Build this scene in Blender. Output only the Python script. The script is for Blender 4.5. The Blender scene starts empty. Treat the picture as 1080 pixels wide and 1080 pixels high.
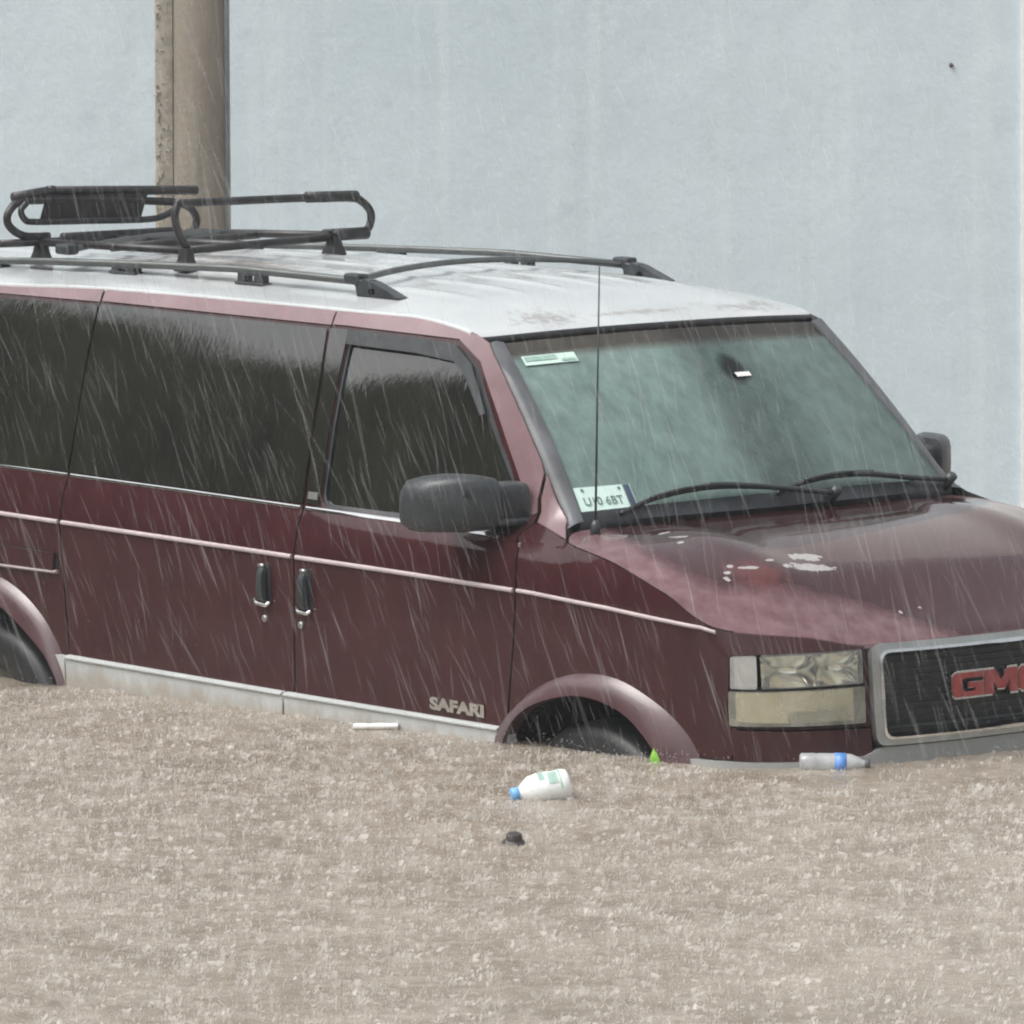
import bpy, math, random
import numpy as np
from mathutils import Vector, Matrix
from mathutils.geometry import delaunay_2d_cdt

random.seed(7); RNG = np.random.default_rng(11)
scene = bpy.context.scene
COL = scene.collection

# ------------------------------------------------------------------ materials
def new_mat(name):
    m = bpy.data.materials.new(name); m.use_nodes = True
    nt = m.node_tree; b = nt.nodes['Principled BSDF']
    return m, nt, b

def setp(b, **kw):
    names = dict(base='Base Color', rough='Roughness', metal='Metallic', spec='Specular IOR Level', coat='Coat Weight',
                 coatr='Coat Roughness', ior='IOR', trans='Transmission Weight', alpha='Alpha', sss='Subsurface Weight')
    for k, v in kw.items():
        if k == 'base' and len(v) == 3: v = (*v, 1)
        b.inputs[names[k]].default_value = v

def N(nt, kind, **kw):
    n = nt.nodes.new(kind)
    for k, v in kw.items():
        if k in n.inputs: n.inputs[k].default_value = v
        else: setattr(n, k, v)
    return n

def ramp(nt, fac, stops):
    r = nt.nodes.new('ShaderNodeValToRGB'); e = r.color_ramp.elements
    while len(e) < len(stops): e.new(0.5)
    for el, (p, c) in zip(e, stops):
        el.position = p; el.color = (*c, 1) if len(c) == 3 else c
    nt.links.new(fac, r.inputs['Fac']); return r.outputs['Color']

def mixc(nt, fac, a, b):
    m = nt.nodes.new('ShaderNodeMix'); m.data_type = 'RGBA'
    for sock, v in ((m.inputs[0], fac), (m.inputs[6], a), (m.inputs[7], b)):
        if isinstance(v, bpy.types.NodeSocket): nt.links.new(v, sock)
        elif isinstance(v, (int, float)): sock.default_value = v
        else: sock.default_value = (*v, 1)
    return m.outputs[2]

def math_n(nt, op, a, b=None, clamp=False):
    m = nt.nodes.new('ShaderNodeMath'); m.operation = op; m.use_clamp = clamp
    for i, v in enumerate((a, b)):
        if v is None: continue
        if isinstance(v, bpy.types.NodeSocket): nt.links.new(v, m.inputs[i])
        else: m.inputs[i].default_value = v
    return m.outputs[0]

def coords(nt, kind='Object', scale=(1, 1, 1)):
    tc = nt.nodes.new('ShaderNodeTexCoord'); mp = nt.nodes.new('ShaderNodeMapping')
    mp.inputs['Scale'].default_value = scale
    nt.links.new(tc.outputs[kind], mp.inputs['Vector']); return mp.outputs['Vector']

def noise(nt, vec, scale, detail=4, rough=.55, dist=0):
    n = N(nt, 'ShaderNodeTexNoise', Scale=scale, Detail=detail, Roughness=rough, Distortion=dist)
    nt.links.new(vec, n.inputs['Vector']); return n.outputs['Fac']

def bump(nt, b, h, strength=.2, dist=.01, sock='Normal'):
    n = N(nt, 'ShaderNodeBump', Strength=strength, Distance=dist)
    nt.links.new(h, n.inputs['Height']); nt.links.new(n.outputs['Normal'], b.inputs[sock]); return n

def simple(name, base, rough=.5, metal=0, coat=0, spec=.5, nscale=30, var=.25, bscale=None, bstr=.1):
    m, nt, b = new_mat(name); setp(b, rough=rough, metal=metal, coat=coat, spec=spec)
    v = coords(nt); f = noise(nt, v, nscale)
    lo = tuple(c*(1-var) for c in base); hi = tuple(min(1, c*(1+var)) for c in base)
    nt.links.new(ramp(nt, f, [(.3, lo), (.7, hi)]), b.inputs['Base Color'])
    if bscale: bump(nt, b, noise(nt, v, bscale), bstr, .004)
    return m

PAINT = (.043, .0135, .0150)
def wet_beads(nt, v):            # small water beads lying on the sheet metal
    vo = N(nt, 'ShaderNodeTexVoronoi', Scale=95); nt.links.new(v, vo.inputs['Vector'])
    a = ramp(nt, vo.outputs['Distance'], [(0, (1, 1, 1)), (.33, (0, 0, 0))])
    return math_n(nt, 'MULTIPLY', a, ramp(nt, noise(nt, v, 23, 2), [(.45, (0, 0, 0)), (.62, (1, 1, 1))]))

def paint_mat(name, peel=False):
    m, nt, b = new_mat(name); v = coords(nt)
    f = noise(nt, v, 5, 6); g = noise(nt, coords(nt, scale=(9, 9, 1.2)), 3, 5, .65)
    c = ramp(nt, f, [(.3, tuple(x*.86 for x in PAINT)), (.7, tuple(x*1.15 for x in PAINT))])
    dirt = ramp(nt, g, [(.48, (0, 0, 0)), (.8, (.09, .09, .09))])
    c = mixc(nt, dirt, c, (.10, .066, .058))
    rough = .14; setp(b, rough=rough, coat=.65, coatr=.03, spec=.10)
    if peel:                      # oxidised strip with no clear coat left, along the edges of the bonnet, plus bare primer chips
        at = N(nt, 'ShaderNodeAttribute', attribute_name='edge')
        nz = noise(nt, v, 17, 8, .70)
        e = math_n(nt, 'ADD', at.outputs['Fac'], math_n(nt, 'MULTIPLY', math_n(nt, 'SUBTRACT', nz, .5), .075))
        mask = ramp(nt, e, [(.125, (1, 1, 1)), (.180, (0, 0, 0))])
        mot = ramp(nt, noise(nt, v, 16, 5), [(.35, (.120, .064, .069)), (.65, (.180, .110, .117))])
        c = mixc(nt, mask, c, mot)
        chips = None
        for (x, y, z, rx, ry, th) in CHIPS:
            mp = N(nt, 'ShaderNodeVectorMath', operation='SUBTRACT'); nt.links.new(v, mp.inputs[0]); mp.inputs[1].default_value = (x, y, z)
            ro = N(nt, 'ShaderNodeVectorRotate', rotation_type='Z_AXIS', Angle=-th); nt.links.new(mp.outputs[0], ro.inputs['Vector'])
            sc = N(nt, 'ShaderNodeVectorMath', operation='MULTIPLY'); nt.links.new(ro.outputs[0], sc.inputs[0]); sc.inputs[1].default_value = (1/rx, 1/ry, 0)
            ln = N(nt, 'ShaderNodeVectorMath', operation='LENGTH'); nt.links.new(sc.outputs[0], ln.inputs[0])
            d = math_n(nt, 'ADD', ln.outputs['Value'], math_n(nt, 'MULTIPLY', math_n(nt, 'SUBTRACT', noise(nt, v, 38, 4, .6), .5), 2.2))
            k = math_n(nt, 'LESS_THAN', d, 1.0)
            chips = k if chips is None else math_n(nt, 'MAXIMUM', chips, k)
        rs = N(nt, 'ShaderNodeVectorMath', operation='DISTANCE'); nt.links.new(v, rs.inputs[0]); rs.inputs[1].default_value = (.465, -.655, 1.155)
        rd = ramp(nt, math_n(nt, 'ADD', rs.outputs['Value'], math_n(nt, 'MULTIPLY', math_n(nt, 'SUBTRACT', noise(nt, v, 30, 5, .7), .5), .22)), [(.05, (.6,)*3), (.10, (0, 0, 0))])
        c = mixc(nt, rd, c, (.125, .034, .030))
        c = mixc(nt, chips, c, mixc(nt, noise(nt, v, 60, 4), (.25, .235, .23), (.42, .41, .40)))
        bare = math_n(nt, 'MAXIMUM', chips, mask)
        nt.links.new(math_n(nt, 'SUBTRACT', .70, math_n(nt, 'MULTIPLY', bare, .35)), b.inputs['Coat Weight'])
        nt.links.new(math_n(nt, 'ADD', rough, math_n(nt, 'MULTIPLY', bare, .12)), b.inputs['Roughness'])
    nt.links.new(c, b.inputs['Base Color'])
    low = noise(nt, v, 2.2, 2)
    hh = math_n(nt, 'ADD', math_n(nt, 'MULTIPLY', wet_beads(nt, v), .12), math_n(nt, 'MULTIPLY', low, 1.6))
    bump(nt, b, hh, .35, .006); bump(nt, b, hh, .3, .006, 'Coat Normal')
    return m

def faded_or_skylit_mat(name, lo=(.165, .100, .108), hi=(.230, .150, .160)):             # weathered, chalky maroon; for the flares, sky reflection painted into the colour
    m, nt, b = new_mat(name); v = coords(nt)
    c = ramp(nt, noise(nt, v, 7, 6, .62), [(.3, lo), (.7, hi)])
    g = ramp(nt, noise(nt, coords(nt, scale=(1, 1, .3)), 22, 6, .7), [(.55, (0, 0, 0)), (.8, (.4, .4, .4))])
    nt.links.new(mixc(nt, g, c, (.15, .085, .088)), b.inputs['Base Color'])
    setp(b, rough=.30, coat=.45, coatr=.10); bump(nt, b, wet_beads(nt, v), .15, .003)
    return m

def silty(name, base):             # painted plastic with dried silt and drips along its lower half
    m, nt, b = new_mat(name); v = coords(nt); sx = N(nt, 'ShaderNodeSeparateXYZ'); nt.links.new(v, sx.inputs[0])
    g = math_n(nt, 'ADD', sx.outputs['Z'], math_n(nt, 'MULTIPLY', math_n(nt, 'SUBTRACT', noise(nt, coords(nt, scale=(1, 1, .35)), 14, 6, .7), .5), .16))
    k = ramp(nt, g, [(.565, (.75,)*3), (.615, (0, 0, 0))])
    c = ramp(nt, noise(nt, v, 6, 5), [(.3, tuple(x*.9 for x in base)), (.7, tuple(x*1.1 for x in base))])
    nt.links.new(mixc(nt, k, c, (.30, .26, .215)), b.inputs['Base Color']); setp(b, rough=.36); return m

def roof_mat():
    m, nt, b = new_mat('roof_white_paint'); v = coords(nt)
    c = ramp(nt, noise(nt, v, 3, 7, .6), [(.3, (.43, .455, .46)), (.72, (.55, .57, .575))])
    st = None
    for (x, y, rx, ry, amp) in ((-.745, -.40, .075, .13, 1.3), (-.735, .42, .045, .16, 1.3), (-.775, .55, .04, .09, 1.3), (-.72, .0, .03, .25, 1.0), (-2.2, -.3, .5, .1, 1.2)):
        s = N(nt, 'ShaderNodeVectorMath', operation='SUBTRACT'); nt.links.new(v, s.inputs[0]); s.inputs[1].default_value = (x, y, 0)
        sc = N(nt, 'ShaderNodeVectorMath', operation='MULTIPLY'); nt.links.new(s.outputs[0], sc.inputs[0]); sc.inputs[1].default_value = (1/rx, 1/ry, 0)
        ln = N(nt, 'ShaderNodeVectorMath', operation='LENGTH'); nt.links.new(sc.outputs[0], ln.inputs[0])
        d = math_n(nt, 'ADD', ln.outputs['Value'], math_n(nt, 'MULTIPLY', math_n(nt, 'SUBTRACT', noise(nt, v, 26, 5, .7), .5), 3.2*amp))
        k = ramp(nt, d, [(.30, (.9, .9, .9)), (1.0, (0, 0, 0))])
        k = math_n(nt, 'MULTIPLY', k, 1.0); st = k if st is None else math_n(nt, 'MAXIMUM', st, k)
    nt.links.new(mixc(nt, st, c, (.30, .285, .27)), b.inputs['Base Color'])
    setp(b, rough=.22, coat=.5, coatr=.08); bump(nt, b, wet_beads(nt, v), .25, .004)
    return m

def dark_glass():
    m, nt, b = new_mat('tinted_side_glass'); v = coords(nt)
    nt.links.new(ramp(nt, noise(nt, coords(nt, scale=(1, 1, .55)), 5, 6, .65), [(.3, (.008, .009, .007)), (.7, (.020, .0195, .014))]), b.inputs['Base Color'])
    setp(b, rough=.035, spec=.5, ior=1.95)
    run = noise(nt, coords(nt, scale=(14, 14, 2.2)), 4, 4, .6)
    bump(nt, b, math_n(nt, 'ADD', math_n(nt, 'MULTIPLY', run, .5), math_n(nt, 'MULTIPLY', noise(nt, v, 4, 2), 1.4)), .13, .0035)
    return m

def windscreen_mat():
    m, nt, b = new_mat('fogged_windscreen'); nt.nodes.remove(b); out = nt.nodes['Material Output']; v = coords(nt)
    au = N(nt, 'ShaderNodeAttribute', attribute_name='gu').outputs['Fac']; av = N(nt, 'ShaderNodeAttribute', attribute_name='gv').outputs['Fac']
    n1 = noise(nt, v, 3.2, 5, .55, .3); n2 = noise(nt, coords(nt, scale=(3, 3, .8)), 6, 5, .6)
    # breath fog lies thick on the passenger half, thinner beyond a slanted edge
    edge = math_n(nt, 'ADD', au, math_n(nt, 'MULTIPLY', av, -.02))
    edge = math_n(nt, 'ADD', edge, math_n(nt, 'MULTIPLY', math_n(nt, 'SUBTRACT', n1, .5), .10))
    step = ramp(nt, edge, [(.42, (.86, .86, .86)), (.52, (.42, .42, .42)), (.60, (.44, .44, .44)), (.76, (.66, .66, .66)), (1, (.58, .58, .58))])
    fog = math_n(nt, 'MULTIPLY', step, ramp(nt, n2, [(.28, (.62, .62, .62)), (.72, (1, 1, 1))]))
    fog = math_n(nt, 'MULTIPLY', fog, ramp(nt, av, [(0, (.9, .9, .9)), (.90, (1, 1, 1)), (.945, (.55, .55, .55))]))
    du = math_n(nt, 'DIVIDE', math_n(nt, 'SUBTRACT', au, .612), .050); dv = math_n(nt, 'DIVIDE', math_n(nt, 'SUBTRACT', av, .76), .115)
    rr2 = math_n(nt, 'ADD', math_n(nt, 'MULTIPLY', du, du), math_n(nt, 'MULTIPLY', dv, dv))
    fog = math_n(nt, 'MULTIPLY', fog, ramp(nt, math_n(nt, 'ADD', rr2, math_n(nt, 'MULTIPLY', n1, .8)), [(.5, (.06,)*3), (1.2, (1, 1, 1))]))      # small patch rubbed clear behind the mirror
    fcol = mixc(nt, ramp(nt, av, [(.89, (0, 0, 0)), (.94, (1, 1, 1))]), ramp(nt, n1, [(.3, (.280, .415, .375)), (.7, (.365, .500, .465))]), (.22, .20, .165))
    tr = N(nt, 'ShaderNodeBsdfTransparent'); tr.inputs['Color'].default_value = (.42, .58, .50, 1)
    df = N(nt, 'ShaderNodeBsdfDiffuse'); nt.links.new(fcol, df.inputs['Color'])
    tl = N(nt, 'ShaderNodeBsdfTranslucent'); nt.links.new(fcol, tl.inputs['Color'])
    ad = N(nt, 'ShaderNodeMixShader'); ad.inputs[0].default_value = .25; nt.links.new(df.outputs[0], ad.inputs[1]); nt.links.new(tl.outputs[0], ad.inputs[2])
    m1 = N(nt, 'ShaderNodeMixShader'); nt.links.new(fog, m1.inputs[0]); nt.links.new(tr.outputs[0], m1.inputs[1]); nt.links.new(ad.outputs[0], m1.inputs[2])
    gl = N(nt, 'ShaderNodeBsdfGlossy', Roughness=.05); fr = N(nt, 'ShaderNodeFresnel', IOR=1.5)
    bp = N(nt, 'ShaderNodeBump', Strength=.35, Distance=.004); nt.links.new(noise(nt, coords(nt, scale=(8, 8, 3)), 5, 4), bp.inputs['Height'])
    nt.links.new(bp.outputs[0], gl.inputs['Normal'])
    m2 = N(nt, 'ShaderNodeMixShader'); nt.links.new(fr.outputs[0], m2.inputs[0]); nt.links.new(m1.outputs[0], m2.inputs[1]); nt.links.new(gl.outputs[0], m2.inputs[2])
    nt.links.new(m2.outputs[0], out.inputs['Surface'])
    return m

def clear_mat(name, tint, fac=.75, rough=.05, body=.75):      # thin clear plastic: see-through plus gloss plus a little haze
    m, nt, b = new_mat(name); nt.nodes.remove(b); out = nt.nodes['Material Output']
    tr = N(nt, 'ShaderNodeBsdfTransparent'); tr.inputs['Color'].default_value = (*tint, 1)
    df = N(nt, 'ShaderNodeBsdfDiffuse'); df.inputs['Color'].default_value = (*[min(1, c*body) for c in tint], 1)
    nz = noise(nt, coords(nt), 14, 4)
    m1 = N(nt, 'ShaderNodeMixShader'); nt.links.new(ramp(nt, nz, [(.3, (1-fac-.08,)*3), (.7, (1-fac+.12,)*3)]), m1.inputs[0])
    nt.links.new(tr.outputs[0], m1.inputs[1]); nt.links.new(df.outputs[0], m1.inputs[2])
    gl = N(nt, 'ShaderNodeBsdfGlossy', Roughness=rough); fr = N(nt, 'ShaderNodeFresnel', IOR=1.5)
    m2 = N(nt, 'ShaderNodeMixShader'); nt.links.new(fr.outputs[0], m2.inputs[0]); nt.links.new(m1.outputs[0], m2.inputs[1]); nt.links.new(gl.outputs[0], m2.inputs[2])
    nt.links.new(m2.outputs[0], out.inputs['Surface'])
    return m

def wall_mat(name, tones, streak=.5):
    m, nt, b = new_mat(name); v = coords(nt)
    big = noise(nt, v, .55, 6, .6); c = ramp(nt, big, [(.3, tones[0]), (.7, tones[1])])
    st = noise(nt, coords(nt, scale=(1.6, 1.6, .8)), 1.5, 8, .68)
    c = mixc(nt, ramp(nt, st, [(.50, (0, 0, 0)), (.80, (streak*.8,)*3)]), c, tones[2])
    st2 = noise(nt, coords(nt, scale=(9, 9, .22)), 1.1, 5, .6)
    c = mixc(nt, ramp(nt, st2, [(.54, (0, 0, 0)), (.76, (.45,)*3)]), c, tones[3])
    sp = noise(nt, v, 7, 9, .72); c = mixc(nt, ramp(nt, sp, [(.56, (0, 0, 0)), (.74, (.5,)*3)]), c, tones[2])
    # fine cracks
    vo = N(nt, 'ShaderNodeTexVoronoi', Scale=.75, feature='DISTANCE_TO_EDGE')
    wv = N(nt, 'ShaderNodeVectorMath', operation='ADD'); nt.links.new(v, wv.inputs[0])
    nn = N(nt, 'ShaderNodeTexNoise', Scale=2.6, Detail=7, Roughness=.65); nt.links.new(v, nn.inputs['Vector'])
    ss = N(nt, 'ShaderNodeVectorMath', operation='SCALE', Scale=.9); nt.links.new(nn.outputs['Color'], ss.inputs[0]); nt.links.new(ss.outputs[0], wv.inputs[1])
    nt.links.new(wv.outputs[0], vo.inputs['Vector'])
    cr = math_n(nt, 'MULTIPLY', ramp(nt, vo.outputs['Distance'], [(.0, (1, 1, 1)), (.012, (0, 0, 0))]), ramp(nt, noise(nt, v, 1.3, 3), [(.55, (0, 0, 0)), (.66, (.12,)*3)]))
    c = mixc(nt, cr, c, (.30, .33, .36))
    nt.links.new(c, b.inputs['Base Color']); setp(b, rough=.62, spec=.3)
    h = math_n(nt, 'ADD', math_n(nt, 'MULTIPLY', noise(nt, v, 3, 8, .62), 1), math_n(nt, 'MULTIPLY', noise(nt, v, 42, 5, .6), .12))
    bump(nt, b, math_n(nt, 'SUBTRACT', h, math_n(nt, 'MULTIPLY', cr, .25)), .45, .02)
    return m

def concrete_mat():
    m, nt, b = new_mat('stained_concrete'); v = coords(nt)
    c = ramp(nt, noise(nt, coords(nt, scale=(6, 6, .9)), 1.8, 8, .62), [(.25, (.185, .162, .130)), (.5, (.250, .222, .182)), (.75, (.315, .285, .240))])
    st = noise(nt, coords(nt, scale=(11, 11, .5)), 1.5, 6, .65)
    c = mixc(nt, ramp(nt, st, [(.55, (0, 0, 0)), (.72, (.75,)*3)]), c, (.165, .158, .135))
    c = mixc(nt, ramp(nt, noise(nt, coords(nt, scale=(14, 14, 1.2)), 1.6, 4), [(.66, (0, 0, 0)), (.76, (.8,)*3)]), c, (.46, .42, .36))
    nt.links.new(c, b.inputs['Base Color']); setp(b, rough=.42, spec=.5)
    bump(nt, b, noise(nt, v, 34, 7, .65), .4, .01); return m

def water_mat():
    m, nt, b = new_mat('brown_flood_water'); v = coords(nt)
    c = ramp(nt, noise(nt, v, 1.1, 6, .6), [(.3, (.205, .172, .130)), (.7, (.280, .238, .186))])
    c = mixc(nt, ramp(nt, noise(nt, v, 4.5, 9, .74), [(.44, (0, 0, 0)), (.68, (.70,)*3)]), c, (.43, .385, .325))
    nt.links.new(c, b.inputs['Base Color']); setp(b, rough=.13, spec=.5, ior=1.33)
    h = math_n(nt, 'ADD', noise(nt, v, 38, 7, .68), math_n(nt, 'MULTIPLY', noise(nt, v, 110, 4, .6), .5))
    bump(nt, b, h, .5, .0065); return m

def splash_mat():
    m, nt, b = new_mat('splash_droplets'); nt.nodes.remove(b); out = nt.nodes['Material Output']
    df = N(nt, 'ShaderNodeBsdfDiffuse'); tl = N(nt, 'ShaderNodeBsdfTranslucent'); tr = N(nt, 'ShaderNodeBsdfTransparent'); gl = N(nt, 'ShaderNodeBsdfGlossy', Roughness=.2)
    c = ramp(nt, noise(nt, coords(nt), 5, 4), [(.3, (.64, .605, .56)), (.7, (.82, .79, .75))])
    nt.links.new(c, df.inputs['Color']); nt.links.new(c, tl.inputs['Color'])
    a = N(nt, 'ShaderNodeMixShader'); a.inputs[0].default_value = .45; nt.links.new(df.outputs[0], a.inputs[1]); nt.links.new(tl.outputs[0], a.inputs[2])
    g = N(nt, 'ShaderNodeMixShader'); g.inputs[0].default_value = .02; nt.links.new(a.outputs[0], g.inputs[1]); nt.links.new(gl.outputs[0], g.inputs[2])
    t = N(nt, 'ShaderNodeMixShader'); t.inputs[0].default_value = .45; nt.links.new(g.outputs[0], t.inputs[1]); nt.links.new(tr.outputs[0], t.inputs[2])
    nt.links.new(t.outputs[0], out.inputs['Surface']); return m

def rain_mat():
    m, nt, b = new_mat('falling_rain'); nt.nodes.remove(b); out = nt.nodes['Material Output']
    df = N(nt, 'ShaderNodeBsdfDiffuse'); df.inputs['Color'].default_value = (.86, .87, .87, 1)
    tl = N(nt, 'ShaderNodeBsdfTranslucent'); tl.inputs['Color'].default_value = (.86, .87, .87, 1)
    a = N(nt, 'ShaderNodeMixShader'); a.inputs[0].default_value = .5; nt.links.new(df.outputs[0], a.inputs[1]); nt.links.new(tl.outputs[0], a.inputs[2])
    tr = N(nt, 'ShaderNodeBsdfTransparent'); t = N(nt, 'ShaderNodeMixShader')
    f = ramp(nt, noise(nt, coords(nt), 1.7, 2), [(.3, (.945,)*3), (.7, (.982,)*3)]); nt.links.new(f, t.inputs[0])
    nt.links.new(a.outputs[0], t.inputs[1]); nt.links.new(tr.outputs[0], t.inputs[2]); nt.links.new(t.outputs[0], out.inputs['Surface']); return m

# primer chips on the bonnet: x, y, z, radius x, radius y, turn
CHIPS = [(.426, -.415, 0, .024, .058, -.2), (.490, -.460, 0, .022, .088, -.25), (.437, -.657, 0, .008, .032, -.5), (.403, -.701, 0, .008, .010, 0), (.426, -.732, 0, .008, .012, 0),
         (.447, -.757, 0, .013, .009, 0), (.430, -.564, 0, .006, .018, 0), (.714, -.302, 0, .007, .007, 0), (.709, -.218, 0, .006, .007, 0), (.144, -.666, 0, .008, .030, -.6), (.075, -.659, 0, .008, .026, 0), (.19, -.70, 0, .008, .012, 0)]

M = {}
M['paint'] = paint_mat('maroon_paint'); M['hood'] = paint_mat('maroon_paint_peeling', True); M['faded'] = faded_or_skylit_mat('faded_maroon_paint'); M['flare'] = faded_or_skylit_mat('sky_sheen_maroon_paint', (.062, .029, .033), (.100, .054, .059))  # flare: same maroon lightened, sky reflection put into its colour
M['roof'] = roof_mat(); M['sideglass'] = dark_glass(); M['windscreen'] = windscreen_mat()
M['shell'] = simple('dark_inner_metal', (.012, .011, .011), .8)
M['rubber'] = simple('black_rubber', (.020, .021, .022), .45, nscale=18, bscale=90)
M['plastic'] = simple('black_grained_plastic', (.032, .037, .040), .38, nscale=14, var=.35, bscale=160, bstr=.2)
M['trim'] = simple('weathered_grey_trim', (.105, .110, .118), .5, nscale=9, var=.3)
M['rack'] = simple('black_painted_steel', (.022, .021, .022), .4, nscale=25, var=.5)
M['rail'] = simple('grey_black_rail', (.055, .062, .060), .36, nscale=12, var=.3)
M['chrome'] = simple('chrome', (.72, .73, .72), .14, metal=1, nscale=12, var=.12)
M['satin'] = simple('dull_chrome', (.42, .43, .41), .32, metal=.85, nscale=10, var=.2)
M['cladding'] = silty('silty_grey_cladding', (.46, .48, .47))
M['valance'] = silty('silty_grey_valance', (.30, .31, .30))
M['mould'] = simple('faded_pink_moulding', (.44, .375, .37), .42, nscale=20, var=.12)
M['dash'] = simple('grey_dashboard', (.10, .10, .095), .7)
M['seat'] = simple('grey_seat_cloth', (.12, .115, .11), .9, nscale=60)
M['white'] = simple('glass_tinted_card', (.60, .77, .70), .6, nscale=20, var=.06)  # white card with the green of the windscreen glass painted into its colour
M['ink'] = simple('grey_ink', (.16, .23, .22), .6)
M['ink_blue'] = simple('dark_blue_ink', (.05, .075, .12), .6)
M['red'] = simple('red_emblem_enamel', (.30, .045, .042), .3, coat=.5, nscale=40, var=.2)
M['grille'] = simple('black_grille_plastic', (.020, .021, .021), .42, nscale=20, var=.3)
M['lens'] = clear_mat('clear_lamp_lens', (.93, .93, .88), .80)
M['lens_yellow'] = clear_mat('yellowed_lamp_lens', (.90, .88, .74), .74, .12)
M['lens_frost'] = clear_mat('frosted_lamp_lens', (.86, .87, .86), .58, .12)
M['reflector'] = simple('lamp_reflector', (.82, .80, .70), .12, metal=1, nscale=9, var=.15)
M['wall'] = wall_mat('pale_blue_plaster', ((.565, .668, .718), (.680, .768, .812), (.46, .535, .58), (.76, .825, .855)))
M['wall_white'] = wall_mat('white_plaster', ((.84, .86, .86), (.88, .89, .89), (.78, .80, .80), (.90, .91, .91)), .2)
M['concrete'] = concrete_mat()
M['strip'] = simple('pale_cement_strip', (.310, .285, .240), .6, nscale=22, var=.25, bscale=40, bstr=.5)
M['cement'] = simple('pale_cement_dabs', (.44, .40, .335), .7, nscale=40, var=.2)
M['galv'] = simple('galvanised_pipe', (.24, .26, .275), .5, metal=.3, nscale=9, var=.2)
M['water'] = water_mat(); M['splash'] = splash_mat(); M['rain'] = rain_mat()
M['milk'] = simple('white_bottle_plastic', (.80, .82, .80), .35, nscale=12, var=.05)
M['label_green'] = simple('pale_green_print', (.34, .50, .43), .5)
M['cap_blue'] = simple('sky_blue_cap', (.16, .40, .72), .4, nscale=40, var=.1)
M['pet'] = clear_mat('clear_bottle_plastic', (.96, .98, .99), .62, .10, .95)
M['label_blue'] = simple('blue_bottle_label', (.12, .28, .66), .4, nscale=60, var=.35)
M['cap_grey'] = simple('dark_grey_cap', (.09, .09, .095), .5)
M['foam'] = simple('white_foam', (.80, .80, .77), .8, nscale=60, var=.06)
M['leaf'] = simple('bright_green_leaf', (.20, .46, .035), .45, nscale=30, var=.25)
M['dark'] = simple('dark_soaked_rubber', (.040, .032, .030), .5, nscale=50, var=.4)
M['bark'] = simple('tree_bark', (.05, .045, .035), .9)
M['foliage'] = simple('dark_foliage', (.060, .060, .036), .75, nscale=.9, var=.7)
M['ornament'] = simple('teal_ornament', (.07, .34, .36), .4)

# ------------------------------------------------------------------ geometry helpers
def link(o, parent=None):
    COL.objects.link(o)
    if parent is not None: o.parent = parent
    return o

def mesh_obj(name, V, F, mat, parent=None, smooth=True, flat_from=None):
    me = bpy.data.meshes.new(name)
    me.from_pydata([tuple(map(float, v)) for v in V], [], [tuple(map(int, f)) for f in F]); me.update()
    mats = mat if isinstance(mat, (list, tuple)) else [mat]
    for m in mats: me.materials.append(m)
    me.polygons.foreach_set('use_smooth', [smooth]*len(me.polygons))
    return link(bpy.data.objects.new(name, me), parent)

class MB:                                   # collects pieces of one mesh
    def __init__(s): s.V = []; s.F = []
    def add(s, V, F):
        k = len(s.V); s.V += [tuple(map(float, v)) for v in V]; s.F += [tuple(i+k for i in f) for f in F]; return s
    def box(s, c, d, rot=None):
        x, y, z = (q/2 for q in d); R = rot or Matrix.Identity(3)
        P8 = [R @ Vector((a*x, b*y, e*z)) + Vector(c) for a in (-1, 1) for b in (-1, 1) for e in (-1, 1)]
        return s.add(P8, [(0, 1, 3, 2), (4, 6, 7, 5), (0, 4, 5, 1), (2, 3, 7, 6), (0, 2, 6, 4), (1, 5, 7, 3)])
    def tube(s, pts, r, n=10, cap=True):
        pts = [Vector(p) for p in pts]; rr = r if isinstance(r, (list, tuple)) else [r]*len(pts)
        V = []; F = []; up = None
        for i, p in enumerate(pts):
            t = (pts[min(i+1, len(pts)-1)] - pts[max(i-1, 0)]).normalized()
            if up is None: up = Vector((0, 0, 1)) if abs(t.z) < .9 else Vector((1, 0, 0))
            a = t.cross(up).normalized(); up = a.cross(t).normalized()
            for k in range(n):
                q = 2*math.pi*k/n; V.append(p + (a*math.cos(q) + up*math.sin(q))*rr[i])
        for i in range(len(pts)-1):
            for k in range(n): F.append((i*n+k, i*n+(k+1) % n, (i+1)*n+(k+1) % n, (i+1)*n+k))
        if cap: F += [tuple(range(n))[::-1], tuple(range((len(pts)-1)*n, len(pts)*n))]
        return s.add(V, F)
    def loft(s, rings, cap=True):
        n = len(rings[0]); V = [v for r in rings for v in r]; F = []
        for i in range(len(rings)-1):
            for k in range(n): F.append((i*n+k, i*n+(k+1) % n, (i+1)*n+(k+1) % n, (i+1)*n+k))
        if cap: F += [tuple(range(n))[::-1], tuple(range((len(rings)-1)*n, len(rings)*n))]
        return s.add(V, F)
    def grid(s, A):                         # A: (n, m, 3)
        n, m = len(A), len(A[0])
        return s.add([p for r in A for p in r], [(i*m+j, (i+1)*m+j, (i+1)*m+j+1, i*m+j+1) for i in range(n-1) for j in range(m-1)])
    def obj(s, name, mat, parent=None, smooth=False, bevel=0, seg=2, auto=None):
        o = mesh_obj(name, s.V, s.F, mat, parent, smooth)
        if bevel:
            b = o.modifiers.new('edge', 'BEVEL'); b.width = bevel; b.segments = seg; b.limit_method = 'ANGLE'; b.angle_limit = math.radians(35)
        if auto is not None: smooth_by_angle(o.data, auto)
        return o

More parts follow.
